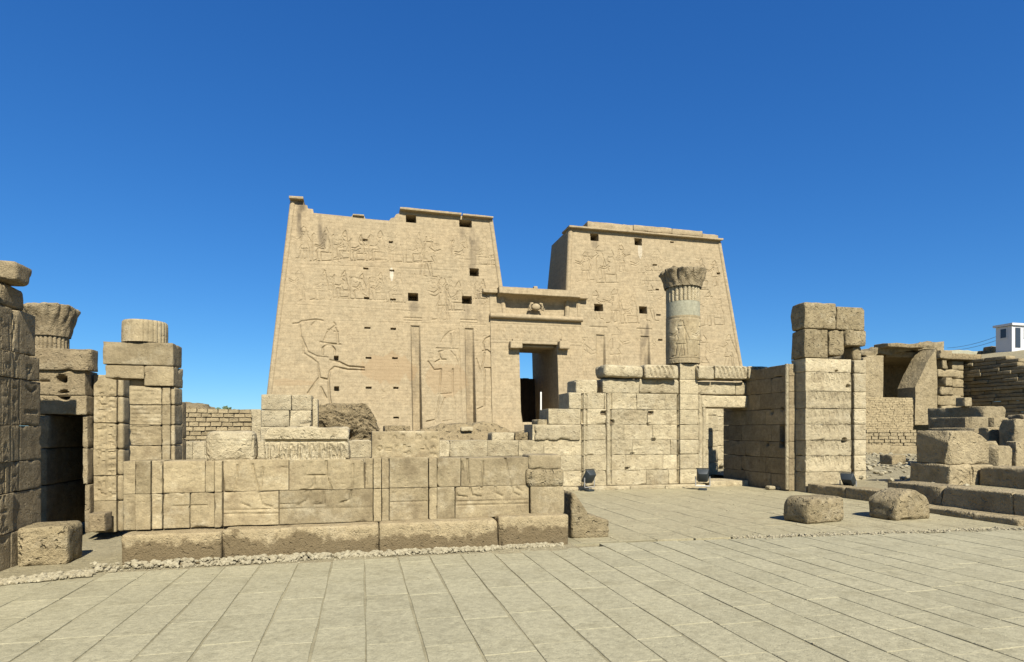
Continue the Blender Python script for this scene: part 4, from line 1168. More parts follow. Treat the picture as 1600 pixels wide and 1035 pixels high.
# doorway section right of the column
ds = thing('doorway_wall', 'wall section with a low dark doorway between the column and the shaded side wall', 'wall', (10.6, BY + 0.4, 0))
dL, dR = xat(1107, BY), xat(1150, BY)
XR = 11.37
xc0 = xat(1090.5, BY)
for i_ in range(5):
    one(ds, 'jamb_block', xc0, dL - 0.0, zl_[i_] + .004, zl_[i_ + 1] - .004, BY + rng.uniform(-.006, .006), BY + 0.9, M['court'], 740 + i_, res=0.035, r=0.008, carve=R.sample)
for x in (1094, 1100):
    V, Fq = tube([(xat(x, BY), BY + 0.02, z) for z in np.linspace(0.12, 2.72, 12)], 0.06, 10); obj('edge_roll', V, Fq, M['court'], ds)
zdl = on_y(1128, 637, BY)[1]
one(ds, 'lintel', dL - 0.25, XR - 0.01, zdl, zl_[6] - .03, BY - 0.05, BY + 0.9, M['court'], 760, res=0.05, r=0.03, amp=0.012, chip=0.12)
one(ds, 'jamb_block', xc0, dL - 0.26, zl_[5] + .004, zl_[6], BY, BY + 0.9, M['court'], 761, res=0.05)
one(ds, 'stone_block', xc0, xat(1150, BY), zl_[6] + .01, on_y(1128, 597, BY)[1], BY + 0.02, BY + 0.9, M['court'], 762, res=0.04, r=0.03, chip=0.1)
one(ds, 'stone_block', xat(1150.5, BY), XR - 0.01, zl_[6] + .01, on_y(1128, 597, BY)[1], BY + 0.03, BY + 0.9, M['court'], 763, res=0.04, r=0.03, chip=0.1)
for a, b, sd, ya in ((1091, 1117, 764, 571), (1117.5, 1169, 765, 571), (1169.5, 1203, 766, 572)):
    up('cornice_stone', a, b, ya, 593, sd, -0.2, r=0.06, amp=0.022, chip=0.12, carve=RC.sample, res=0.03, root=ds)
one(ds, 'threshold', dL, XR - 0.02, -0.03, 0.16, BY - 0.1, BY + 0.9, M['court'], 767, res=0.15)
# what is seen through the doorway
iw = thing('inner_wall', 'sunlit inscribed wall seen through the low doorway', 'wall', (13.5, 20.5, 0))
R2 = Relief(10, 17, 0, 3.5, 0.02)
xi0, xi1 = xat(1119, 20.2), xat(1139, 20.2)
R2.glyphs(xi0 + 0.25, xi1, 0.6, 2.9, 0.22, 0.03, 0.03, 7)
for i_, zb in enumerate((0, 0.55, 1.1, 1.65, 2.2, 2.75)):
    one(iw, 'stone_block', xi0 - 0.1 + (0.1 if i_ > 3 else 0), xi1 + 0.02, zb + .004, zb + .546, 20.2, 21, M['court'], 770 + i_, res=0.04, carve=R2.sample)
    one(iw, 'stone_block', xat(1122, 18.7) - 2.0, xat(1122, 18.7), zb + .004, zb + .546, 18.7, 19.6, M['court'], 790 + i_, res=0.2)

# lone column with capital
ccx, ccy = xat(1067, BY + 0.35), BY + 0.35
scc = ccy / ray(1067, 0)[1] / F_PX
cz = lambda y: EYE + (HZ - y) * scc
RS2 = Relief(-1.6, 1.6, 3, 6.5, 0.01)
for xq in (-0.42, 0.30, -1.1, 1.0):
    for pl in STANDING: RS2.line([(xq + (a - 0.35) * 0.95, 3.85 + b * 1.05) for a, b in pl], 0.022, 0.022)
for zq in (3.8, 4.98, 5.0, 3.45): RS2.line([(-1.6, zq), (1.6, zq)], 0.015, 0.015)
for xq in (-0.9, -0.05, 0.62): RS2.glyphs(xq, xq + 0.16, 4.2, 4.9, 0.15, 0.014, 0.014, int(xq * 50))
RS2.glyphs(-0.8, 0.8, 3.2, 3.75, 0.16, 0.014, 0.014, 4)
petal_column('column', 'lone tall column with a flared petal capital and grey repair band above the court wall', ccx, ccy, 26 * scc, on_y(1075, 568, BY)[1] + 0.004, cz(474.5), cz(452), cz(425), 36.5 * scc, M['front'], M['court'], 83, band=(cz(497), cz(474.6)), lob=0.20, capmat=M['capital'], shaft=RS2)
col_ = None
# square wall facing carried by the column between the screen walls
colf = thing('column_facing', 'flat block facing at the foot of the lone column in the court wall', 'wall', (ccx, BY, 0))
for i_ in range(8):
    za = (zl_ + [3.17, on_y(1075, 568, BY)[1]])[i_]; zb = (zl_ + [3.17, on_y(1075, 568, BY)[1]])[i_ + 1]
    one(colf, 'stone_block', xat(1062, BY), xat(1090, BY), za + .004, zb - .004, BY - 0.03, BY + 0.85, M['court'], 800 + i_, res=0.04, r=0.014, chip=0.05)

# ------------------------------------------------------------------ RIGHT side wall (shaded) and big pillar
sw = thing('side_wall', 'shaded stone side wall with a square window hole, running to the tall pillar', 'wall', (XR + 0.4, 15, 0))
zs2 = [0.0, 0.45, 0.90, 1.36, 1.84, 2.28, 2.74, 3.17, 3.5]
RS = Relief(13.5, 17, 0, 4, 0.015)
ya_, yb_ = yatX(1219, XR), yatX(1232, XR)
RS.rect(min(ya_, yb_), max(ya_, yb_), zcourse(1225, 697, XR), zcourse(1225, 665, XR), 0.62)
for (x, y) in ((1199, 695), (1222, 640), (1206, 645)):
    RS.seg((yatX(x, XR), zcourse(x, y, XR)), (yatX(x, XR), zcourse(x, y, XR) + .02), 0.06, 0.15)
for ci in range(8):
    es = [14.15, 14.9 + 0.25 * (ci % 3), 16.1 + 0.2 * (ci % 2), 17.25] if ci < 7 else [14.15, 15.2, 16.4]
    for a, b in zip(es[:-1], es[1:]):
        xwall_block(sw, a + .004, b - .004, zs2[ci] + .004, zs2[ci + 1] - .004, XR, 0.7, M['left'], 820 + ci * 5 + int(a * 2), RS.sample, sgn=-1, res=0.045, chip=0.08 if ci < 7 else 0.2)  # wall's shade partly put into the colour by a darker stone
V, Fq = tube([(XR - 0.02, 14.22, z) for z in np.linspace(0.05, 3.5, 14)], 0.05, 10); obj('edge_roll', V, Fq, M['court'], sw)

PYY = 13.76
bp_ = thing('pillar', 'tall square carved pillar of stacked blocks standing alone at right of the court', 'pillar', (12.5, PYY + 0.6, 0))
pz = [-0.04, 0.55, 0.98, 1.41, 1.84, 2.27, 2.73, 3.25, 3.62]
px0, px1, px2, px3 = 11.57, xat(1330, PYY), xat(1336.5, PYY), xat(1355, PYY)
R = Relief(11.3, 13.8, 0, 5.4, 0.012)
for k, zrow in enumerate((0.72, 1.15, 1.62, 2.05, 2.45, 2.95)):
    R.line([(px0 + 0.1, zrow - 0.02), (px1 - 0.1, zrow - 0.02)], 0.014, 0.010)
    for q in range(9):
        x = px0 + 0.15 + q * 0.145
        for pl in ([(.1, 0), (.15, .5), (.3, .9), (.45, .5), (.5, 0)], [(.1, .4), (-.05, .3)], [(.6, .1), (.6, .9)], [(.25, .9), (.2, 1.0)]):
            R.line([(x + a * 0.2, zrow + b * 0.27) for a, b in pl], 0.016, 0.024)
R.line([(px0 + 0.08, 0.3), (px0 + 0.08, 3.2)], 0.012, 0.01); R.line([(px1 - 0.06, 0.3), (px1 - 0.06, 3.2)], 0.012, 0.01)
for (x, y, r_) in ((1319, 689, .07), (1325, 604, .05), (1307, 580, .03)):
    X, Z = on_y(x, y, PYY); R.seg((X, Z), (X + .02, Z), r_ * 1.3, 0.2)
for i_ in range(8):
    one(bp_, 'stone_block', px0 + 0.003 * (i_ % 3), px1, pz[i_] + .004, pz[i_ + 1] - .004, PYY + rng.uniform(-.008, .008), PYY + 0.57, M['court'], 860 + i_, res=0.022, r=0.009, amp=0.012, chip=0.10, carve=R.sample)
    one(bp_, 'edge_block', px2, px3, pz[i_] + .004, pz[i_ + 1] - .004, PYY + 0.03, PYY + 0.57, M['court'], 870 + i_, res=0.07, r=0.02, amp=0.008, chip=0.05)
one(bp_, 'wall_core', px1 + 0.004, px2 - 0.004, 0, 3.6, PYY + 0.35, PYY + 0.57, M['court'], 880, res=0.5)
pxx = lambda x: xat(x, PYY)
one(bp_, 'stone_block', pxx(1257), pxx(1296), 3.63, 4.40, PYY - 0.02, PYY + 0.57, M['boulder'], 881, res=0.05, r=0.03, amp=0.02, chip=0.12, cuts=4, cutd=0.07)
one(bp_, 'stone_block', pxx(1296.5), pxx(1320), 3.72, 4.41, PYY + 0.02, PYY + 0.57, M['boulder'], 882, res=0.05, r=0.03, amp=0.02, chip=0.12, cuts=4, cutd=0.07)
one(bp_, 'stone_block', pxx(1320.5), pxx(1351), 4.0, 4.42, PYY - 0.05, PYY + 0.57, M['boulder'], 883, res=0.05, r=0.03, amp=0.02, chip=0.12, cuts=4, cutd=0.07)
one(bp_, 'stone_block', pxx(1338), pxx(1351), 3.62, 3.99, PYY + 0.1, PYY + 0.57, M['boulder'], 886, res=0.06, r=0.05, amp=0.02, chip=0.1)
one(bp_, 'top_block', pxx(1257), pxx(1305), 4.425, 5.12, PYY - 0.03, PYY + 0.57, M['boulder'], 884, res=0.05, r=0.03, amp=0.02, chip=0.12, cuts=4, cutd=0.07)
one(bp_, 'top_block', pxx(1307.5), pxx(1351), 4.425, 5.06, PYY + 0.0, PYY + 0.57, M['boulder'], 885, res=0.05, r=0.03, amp=0.02, chip=0.12, cuts=4, cutd=0.07)

# ------------------------------------------------------------------ things on the court floor
def boulder(name, label, x0, x1, y0, y1, z0, z1, seed, rz=0, r=0.07, amp=0.03, chip=0.18, mat='boulder', res=0.05, warp=None, cat='stone block', freq=2.2, group=None, cuts=5):
    V, Fq = rbox(x0, x1, y0, y1, z0, z1, res=res * 0.7, r=r * 0.5, amp=amp, seed=seed, chip=chip * 0.6, freq=freq, cuts=cuts, cutd=0.09)
    if warp: V = warp(V)
    if rz: V = rot(V, rz)
    return tag(obj(name, V, Fq, M[mat], None, base=True), label, cat, group)
Xa, Ya = on_g(1262, 819)
boulder('fallen_block', 'low worn block lying on the paving in front of the tall pillar', Xa - 0.1, Xa + 0.86, Ya, Ya + 0.6, -0.02, 0.46, 101, rz=10, r=0.24, amp=0.025)
Xa, Ya = on_g(1400, 814)
def dome(V):
    lo, hi = V.min(0), V.max(0); t = (V[:, 0] - (lo[0] + hi[0]) / 2) / (hi[0] - lo[0]) * 2
    m = V[:, 2] > 0.1
    V[m, 2] -= (V[m, 2]) * 0.38 * np.abs(t[m]) ** 1.8
    return V
boulder('fallen_block', 'round topped rough block on the ground beside the long kerb step at right', Xa - 0.08, Xa + 0.86, Ya, Ya + 0.6, -0.02, 0.56, 102, rz=6, r=0.16, amp=0.03, warp=dome)
boulder('fallen_block', 'small flat stone behind the round topped block near the kerb', on_g(1412, 786)[0], on_g(1441, 786)[0], 10.6, 10.95, -0.02, 0.42, 103, r=0.06)

# floodlights
def floodlight(x, y, rz, tilt, label, s=1.0):
    X, Y = on_g(x, y)
    root = thing('floodlight', label, 'floodlight', (X, Y, 0), 'floodlights on the court floor')
    def put(name, V, Fq, m, par=None):
        V = np.asarray(V) * s * 1.12
        V = rot(V, rz, (0, 0, 0)) + np.array([X, Y, 0])
        o = obj(name, V, Fq, m, par or root); return o
    V, Fq = rbox(-0.15, 0.15, -0.08, 0.08, 0.17, 0.52, res=0.2, r=0.02, amp=0)
    # housing tapers to the back
    t = (V[:, 1] + 0.08) / 0.16
    V[:, 0] *= (1 - 0.3 * t); V[:, 2] = 0.345 + (V[:, 2] - 0.345) * (1 - 0.3 * t)
    h = rot(V, tilt, (0, 0, 0.34), 'X'); hs_ = put('housing', h, Fq, M['lamp'])
    V, Fq = box(-0.13, 0.13, -0.087, -0.081, 0.19, 0.50); put('glass', rot(V, tilt, (0, 0, 0.34), 'X'), Fq, M['lampglass'], hs_)
    V, Fq = box(-0.16, 0.16, -0.10, -0.09, 0.505, 0.525); put('visor', rot(V, tilt, (0, 0, 0.34), 'X'), Fq, M['lamp'], hs_)
    V, Fq = tube([(-0.17, 0, 0.34), (-0.17, 0, 0.12), (-0.17, 0, 0.1), (0.17, 0, 0.1), (0.17, 0, 0.12), (0.17, 0, 0.34)], 0.014, 6); put('bracket', V, Fq, M['steel'])
    V, Fq = rbox(-0.10, 0.10, -0.08, 0.08, 0.0, 0.05, res=0.2, r=0.01, amp=0.003); put('foot', V, Fq, M['lamp'])
    return root
floodlight(921, 768, 205, -32, 'black floodlight at the foot of the court wall, left of the lone column')
floodlight(1098, 766, 150, -30, 'black floodlight with grey foot beside the low doorway')
floodlight(1325, 774, 120, -50, 'black floodlight tilted low at the foot of the tall pillar')
# small items lying by the side wall
X, Y = on_g(1212, 766)
V, Fq = join([rbox(X - 0.2, X + 0.02, Y, Y + 0.2, 0, 0.11, r=0.04, amp=0.02, seed=3), rbox(X + 0.06, X + 0.22, Y - .05, Y + 0.12, 0, 0.09, r=0.03, amp=0.02, seed=5)])
stuff(tag(obj('rubble', V, Fq, M['court'], None), 'bits of stone rubble lying in the shade of the side wall', 'rubble'))

# ------------------------------------------------------------------ RIGHT: kerb, terrace, big blocks
KX = 11.62
kb = thing('kerb_wall', 'long low kerb wall of big blocks leading to the right edge of the picture', 'kerb', (KX + 0.3, 9.5, 0))
for i_, (a, b, zt2) in enumerate(((5.2, 7.0, 0.5), (7.0, 8.5, 0.5), (8.5, 9.9, 0.51), (9.9, 11.25, 0.5))):
    xwall_block(kb, a + .005, b - .005, -0.05, zt2, KX + 0.01 * (i_ % 2), 0.75, M['ruin'], 900 + i_, None, sgn=-1, res=0.1, r=0.025, amp=0.02, chip=0.1)
for i_, (a, b, zt2) in enumerate(((11.27, 12.4, 0.27), (12.4, 13.7, 0.25))):
    xwall_block(kb, a + .005, b - .005, -0.05, zt2, KX - 0.05, 0.6, M['ruin'], 910 + i_, None, sgn=-1, res=0.1, r=0.025, amp=0.02, chip=0.1)
one(kb, 'step_block', KX - 0.55, KX - 0.02, -0.04, 0.12, 8.0, 10.6, M['ruin'], 915, res=0.15, r=0.04, amp=0.03)
structure(sheet('terrace', KX + 0.25, 75, 4, 80, 160, 160, lambda P: 0.20 + 0.10 * fbm(P, 0.9, 14, 4) + 0.12 * np.clip((P[:, 0] - 12.6) / 0.8, 0, 1) - 0.10 * np.clip((P[:, 1] - 12) / 6, 0, 1), M['sand']))
tb = thing('terrace_wall', 'second tier of big dark sided blocks behind the long kerb wall', 'wall', (14, 10.8, 0.3))
one(tb, 'stone_block', 13.42, 14.05, 0.25, 0.86, 11.22, 12.3, M['ruin'], 921, res=0.07, r=0.05, amp=0.03, chip=0.15)
one(tb, 'stone_block', 14.06, 14.75, 0.25, 0.85, 11.2, 12.2, M['ruin'], 922, res=0.07, r=0.05, amp=0.03, chip=0.15)
one(tb, 'stone_block', 14.2, 15.4, 0.25, 0.82, 9.4, 11.15, M['ruin'], 923, res=0.1, r=0.04, amp=0.02, chip=0.1)
one(tb, 'stone_block', 14.2, 15.4, 0.25, 0.84, 7.0, 9.39, M['ruin'], 924, res=0.15, r=0.04, amp=0.02, chip=0.1)
def slope_r(V):
    t = np.clip((V[:, 0] - 14.2) / 0.55, 0, 1); m = V[:, 2] > 1.1
    V[m, 2] -= (V[m, 2] - 0.87) * 0.42 * t[m] ** 1.5
    return V
boulder('fallen_block', 'large block with a split lit face on top of the second tier at right', 13.47, 14.72, 11.3, 12.15, 0.865, 1.66, 104, r=0.06, amp=0.03, chip=0.16, mat='ruin', warp=slope_r)

# stepped platform behind
sp_ = thing('stepped_platform', 'ruined platform of stepped courses behind the large block at right', 'ruin', (22, 18, 0.3))
def rp(nm, xa, xc, xb, yt, yb, Y, sd, root=sp_, mat='ruin', r=0.05, amp=0.04, chip=0.15, res=0.12, down=None):
    """block: shaded flank from xa to corner xc, lit front from xc to xb"""
    X0 = xat(xc, Y); X1 = xat(xb, Y)
    Yb = yatX(xa, X0)
    Z1 = on_y(xc, yt, Y)[1]; Z0 = on_y(xc, yb, Y)[1] if down is None else down
    return one(root, nm, X0, X1, Z0, Z1, Y, max(Yb, Y + 0.4), M[mat], sd, res=res, r=r * 0.5, amp=amp, chip=chip, cuts=4, cutd=0.06)
rp('stone_block', 1450, 1520, 1549, 669, 684, 17.0, 931, down=0.2)
rp('stone_block', 1452, 1514, 1550, 652, 668.5, 17.7, 932, down=0.2); rp('stone_block', 1550, 1552, 1580, 653, 672, 18.2, 933, down=0.2)
rp('stone_block', 1450, 1537, 1571, 635, 651.5, 18.4, 934, down=0.3)
rp('stone_block', 1537, 1545, 1572, 668, 690, 16.4, 935, down=0.2); rp('stone_block', 1560, 1586, 1640, 655, 697, 15.5, 936, down=0.2); rp('stone_block', 1570, 1600, 1660, 648, 660, 18.4, 937, down=0.2)
rp('stone_block', 1497, 1508, 1519, 621, 635, 18.9, 938)
rp('stone_block', 1570, 1588, 1650, 690, 712, 14.6, 939, down=0.2)
for i_, (xa, xb, ya, yb, Y, rz, lb) in enumerate(((1546, 1590, 697, 716, 14.2, 20, 'tilted flat slab lying in the rubble at right'), (1538, 1560, 690, 704, 15.2, -15, 'small angular block in the rubble left of the tilted slab'), (1394, 1416, 711, 722, 19, 0, 'small dark stone lying on the ground before the brick wall'))):
    Xa, Z1 = on_y(xa, ya, Y); Xb, Z0 = on_y(xb, yb, Y)
    boulder('fallen_block', lb, Xa, Xb, Y, Y + 0.6, min(Z0, 0.35), Z1, 950 + i_, rz=rz, mat='ruin', r=0.05, res=0.1)

# ------------------------------------------------------------------ RIGHT BACKGROUND: buttressed ruin
def pz_at(x, y, Y): return on_y(x, y, Y)
RY = 31.0
rw = thing('buttressed_ruin', 'stone ruin with two sloping buttresses and a rubble top behind the pillar', 'ruin', (xat(1410, RY), RY + 2, 0.3))
def slab_poly(root, nm, pts, Y, depth, mat, seed, amp=0.05, res=0.4):
    """prism from a picture outline at distance Y (real thickness), uneven surface"""
    P2 = [on_y(x, y, Y) for x, y in pts]
    n = len(P2)
    V = [(p[0], Y, p[1]) for p in P2] + [(p[0], Y + depth, p[1]) for p in P2]
    Fq = [tuple(range(n)), tuple(range(2 * n - 1, n - 1, -1))] + [(i, i + n, (i + 1) % n + n, (i + 1) % n) for i in range(n)]
    import bmesh
    me = bpy.data.meshes.new('t'); me.from_pydata(V, [], Fq)
    bm = bmesh.new(); bm.from_mesh(me); bmesh.ops.recalc_face_normals(bm, faces=bm.faces)
    bmesh.ops.triangulate(bm, faces=bm.faces)
    for _ in range(4):
        ed = [e for e in bm.edges if e.calc_length() > res]
        if not ed: break
        bmesh.ops.subdivide_edges(bm, edges=ed, cuts=1, use_grid_fill=False)
        bmesh.ops.triangulate(bm, faces=[f for f in bm.faces if len(f.verts) > 3])
    VV = np.array([tuple(v.co) for v in bm.verts]); TT = np.array([[v.index for v in f.verts] for f in bm.faces]) if True else None
    bm.verts.index_update()
    TT = np.array([[v.index for v in f.verts] for f in bm.faces])
    bm.free(); bpy.data.meshes.remove(me)
    nvec = np.stack([fbm(VV, 1.5, seed, 3) - .5, fbm(VV, 1.5, seed + 3, 3) - .5, fbm(VV, 1.5, seed + 6, 3) - .5], 1)
    VV = VV + nvec * amp * 2
    return obj(nm, VV, TT, mat, root, smooth=False)
# rear mass
slab_poly(rw, 'rear_wall', [(1346, 552), (1365, 546), (1395, 541), (1432, 537), (1475, 534), (1477, 700), (1346, 712)], RY + 5.2, 1.5, M['ruin'], 1)
slab_poly(rw, 'rubble_top', [(1347, 556), (1352, 549), (1370, 546), (1388, 541), (1420, 537), (1440, 536), (1452, 534), (1474, 533), (1475, 546), (1440, 547), (1400, 550), (1370, 555)], RY + 0.4, 5.0, M['ruin'], 2, amp=0.3, res=0.3)
# left buttress (face towards us) and right sloping buttress
slab_poly(rw, 'buttress', [(1349, 560), (1362, 556), (1380, 556), (1380, 620), (1381, 640), (1349, 640)], RY + 0.2, 2.6, M['ruin'], 3)
slab_poly(rw, 'buttress', [(1430, 605), (1452, 560), (1463, 545), (1465, 640), (1451, 664), (1430, 664)], RY - 0.6, 1.3, M['ruin'], 4)
# small bricks: lower wall of sun-dried bricks
def brick_wall(root, x0, x1, z0, z1, Y, bw_, bh_, dep, mat, seed, single=True, jit=0.02, gap=0.012, top=None):
    rg_ = random.Random(seed); parts = []; z = z0; row = 0; base_me = []
    while z < z1 - 0.02:
        x = x0 - (bw_ / 2 if row % 2 else 0)
        while x < x1:
            w_ = bw_ * rg_.uniform(0.8, 1.15)
            a, b = max(x, x0), min(x + w_, x1)
            x += w_
            if b - a < 0.05: continue
            if top and z > top((a + b) / 2): continue
            dy = rg_.uniform(-jit, jit)
            V, Fq = box(a + gap / 2, b - gap / 2, Y + dy, Y + dep, z + gap / 2 + rg_.uniform(-.005, .005), z + bh_ - gap / 2 + rg_.uniform(-.005, .005))
            V = V + (fbm(V, 9, seed, 2) - 0.5)[:, None] * 0.03
            if single: obj('brick', V, Fq, mat, root, smooth=False)
            else: parts.append((V, Fq))
        z += bh_; row += 1
    if parts:
        V, Fq = join(parts); stuff(obj('brick', V, Fq, mat, root, smooth=False))
BX0, BX1 = xat(1352, RY - 1), xat(1427, RY - 1)
bz0, bz1, bz2 = 0.2, on_y(1390, 675, RY - 1)[1], on_y(1390, 622, RY - 1)[1]
brw = thing('brick_wall', 'wall of small sun dried bricks on rubble footing right of the tall pillar', 'wall', ((BX0 + BX1) / 2, RY - 0.8, 0.2))
brick_wall(brw, BX0, BX1, bz1, bz2, RY - 1, 0.26, 0.105, 0.5, M['brick'], 5, single=False)
brick_wall(brw, BX0, BX1 + 0.2, 0.75, bz1 - 0.01, RY - 1.05, 0.42, 0.2, 0.55, M['ruin'], 6, single=False, jit=0.06, gap=0.03)
V, Fq = box(BX0 + 0.05, BX1 - 0.05, RY - 0.93, RY - 0.6, 0.2, bz2 - 0.05); obj('wall_core', V, Fq, M['core'], brw, smooth=False)
for i_, (a, b, h) in enumerate(((1351, 1390, 0.8), (1390, 1432, 0.75))):
    one(brw, 'footing_block', xat(a, RY - 1.3), xat(b, RY - 1.3) - .02, 0.15, h, RY - 1.4, RY - 0.9, M['ruin'], 960 + i_, res=0.3, r=0.05, amp=0.03)
# recess closing wall between buttresses; darker mud material puts shade into its colour
X0, Z0 = on_y(1380, 620, RY + 2.4); X1, Z1 = on_y(1436, 548, RY + 2.4)
one(rw, 'recess_wall', X0 - 0.5, X1 + 2.5, 0.2, Z1, RY + 4.9, RY + 5.15, M['mud'], 965, res=0.4, r=0.05, amp=0.05)
one(rw, 'shade_roof', xat(1385, RY + 0.8), xat(1446, RY + 5), Z1 - 0.75, Z1 - 0.36, RY + 0.81, RY + 5.1, M['mud'], 967, res=0.5, r=0.05, amp=0.05)  # unseen slab added to keep the sun off the recess wall
one(rw, 'shade_beam', xat(1381, RY), xat(1440, RY), Z1 - 0.3, Z1 - 0.02, RY - 0.3, RY + 0.8, M['mud'], 966, res=0.4, r=0.05, amp=0.08)  # beam added and shaped to cast shade into the recess
# ragged stone pier right of buttress
rgp = thing('ragged_pier', 'ragged stone pier with missing blocks beside the sloping buttress', 'ruin', (xat(1485, RY), RY + 1, 0.3))
ys = [547, 562, 577, 590, 604, 618, 634, 652]
for i_ in range(7):
    a = (1465, 1471, 1466, 1474, 1468, 1466, 1467)[i_]; b = (1484, 1478, 1502, 1484, 1488, 1502, 1500)[i_]
    X0, Z1 = on_y(a, ys[i_], RY + 0.2); X1, Z0 = on_y(b, ys[i_ + 1], RY + 0.2)
    one(rgp, 'stone_block', X0, X1, Z0 + .01, Z1 - .01, RY + 0.1 * (i_ % 3), RY + 2, M['ruin'], 970 + i_, res=0.2, r=0.06, amp=0.06, chip=0.25)
    if i_ > 0:
        X0, Z1 = on_y(1486, ys[i_] + 2, RY + 1.3); X1, Z0 = on_y(1504, ys[i_ + 1] + 2, RY + 1.3)
        one(rgp, 'stone_block', X0, X1, Z0 + .01, Z1 - .01, RY + 1.2, RY + 2.4, M['ruin'], 980 + i_, res=0.2, r=0.05, amp=0.04, chip=0.15)
# dark retaining wall facing left
WX = 40.0
rt = thing('retaining_wall', 'dark coursed retaining wall below the white booth at far right', 'wall', (WX + 0.5, 29, 0.3))
ztop_r = 6.5; nrow = 26; hh_ = (ztop_r - 0.2) / nrow
kk = 0
for r_ in range(nrow):
    y = 23.0 + (0.6 if r_ % 2 else 0)
    yend_ = 32.8 - 0.0
    while y < yend_:
        l = rng.uniform(0.9, 1.7); b = min(y + l, yend_)
        if r_ >= nrow - 3 and y < 28.5: y += l; continue
        if r_ >= nrow - 5 and y < 27.4: y += l; continue
        if b - y > 0.1:
            kk += 1
            xwall_block(rt, y + .01, b - .01, 0.2 + r_ * hh_ + .01, 0.2 + (r_ + 1) * hh_ - .01, WX + rng.uniform(-.12, .12), 0.8, M['ruin'], 1000 + kk, None, sgn=-1, res=0.6, r=0.03, amp=0.03, chip=0.08)
        y += l
structure(sheet('earth_mound', WX + 0.6, 130, 18, 120, 60, 60, lambda P: 5.6 + 2.6 * np.clip((P[:, 0] - WX - 2) / 10, 0, 1) + 0.9 * (fbm(P, 0.35, 3, 4) - 0.5), M['sand']))
# white booth
BYY = 38.0
bX = xat(1581, BYY); bd = BYY / ray(1581, 0)[1]
bz_ = lambda y: EYE + (HZ - y) * bd / F_PX
bt = thing('booth', 'white guard booth with dark windows on the mound at far right', 'booth', (bX + 1.2, BYY + 1, bz_(548)))
bY2 = yatX(1556, bX)
def bpart(nm, *b, m='white', par=None):
    V, Fq = box(*b); return obj(nm, V, Fq, M[m], par or bt, smooth=False)
bpart('wall', bX, bX + 2.4, BYY, bY2, bz_(552), bz_(509))
bpart('roof', bX - 0.15, bX + 2.55, BYY - 0.15, bY2 + 0.15, bz_(508.5), bz_(505))
ym = (BYY + bY2) / 2
w1 = bpart('window', bX - 0.04, bX - 0.004, ym - 0.32, ym + 0.32, bz_(528), bz_(511)); bpart('pane', bX - 0.06, bX - 0.042, ym - 0.22, ym + 0.22, bz_(526.5), bz_(512.5), m='dark', par=w1)
bpart('door', bX + 0.35, bX + 0.9, BYY - 0.03, BYY - 0.004, bz_(543), bz_(512), m='dark')
w2 = bpart('window', bX + 1.2, bX + 1.9, BYY - 0.04, BYY - 0.004, bz_(528), bz_(511)); bpart('pane', bX + 1.3, bX + 1.8, BYY - 0.06, BYY - 0.042, bz_(526.5), bz_(512.5), m='dark', par=w2)
for s_ in (0, 1):
    bpart('corner_post', bX - 0.03 + s_ * 0.0, bX + 0.05, BYY - 0.03, BYY + 0.05, bz_(552), bz_(509)) if s_ == 0 else None
# grey ruin/roofs beyond and cables
V, Fq = rbox(xat(1484, 44), xat(1530, 44), 44, 48, 4.5, on_y(1500, 547, 44)[1], res=0.6, r=0.1, amp=0.12, seed=5, chip=0.4)
tag(obj('far_ruin', V, Fq, M['grey'], None, base=True), 'grey flat topped ruin beyond the ragged pier', 'ruin')
for i_, (ya, yb, lb) in enumerate(((544, 525, 'upper black power cable strung left of the white booth'), (548, 531, 'lower black power cable strung left of the white booth'))):
    A = on_y(1480, ya, 60); B = on_y(1560, yb, 48)
    pts = []
    for t in np.linspace(0, 1, 14):
        pts.append((A[0] + (B[0] - A[0]) * t, 60 - 12 * t, A[1] + (B[1] - A[1]) * t - 0.5 * 4 * t * (1 - t) * 0.5))
    V, Fq = tube(pts, 0.02, 6); tag(obj('power_cable', V, Fq, M['cable'], None), lb, 'cable', 'power cables by the booth')
for i_, (x, y0, y1, lb) in enumerate(((1555, 560, 541, 'dark squared rubble block under the white booth'), (1545, 560, 547, 'dark low rubble block left of the white booth'))):
    Xa, Z1 = on_y(x - 5, y1, 41); Xb, Z0 = on_y(x + 6, y0, 41)
    boulder('rubble_block', lb, Xa, Xb, 41, 41.8, Z0 - 1.0, Z1, 1300 + i_, mat='mud', r=0.1, amp=0.08, res=0.3)

# ------------------------------------------------------------------ LEFT BACKGROUND: brick wall, pier, mud mass, rubble
LY = 22.0
x0, x1 = xat(278, LY), xat(405, LY)
zb0, zb1 = on_y(340, 690, LY)[1], on_y(340, 640, LY)[1]
mb = thing('brick_wall', 'old mud brick wall left of the pylon, behind the low front wall', 'wall', ((x0 + x1) / 2, LY + 0.3, 0))
brick_wall(mb, x0, x1, zb0 - 0.1, zb1, LY, 0.36, 0.15, 0.5, M['brick'], 7, single=True, jit=0.035, gap=0.032)
V, Fq = box(x0 + 0.03, x1 - 0.03, LY + 0.06, LY + 0.45, 0, zb1 - 0.04); obj('wall_core', V, Fq, M['core'], mb, smooth=False)
lying('wall_stub', 'broken pale stone at the right end of the old mud brick wall', 'stone block', 393, 408, 640, 690, LY - 0.3, 0.6, M['court'], 1201, r=0.06, amp=0.04, res=0.1)
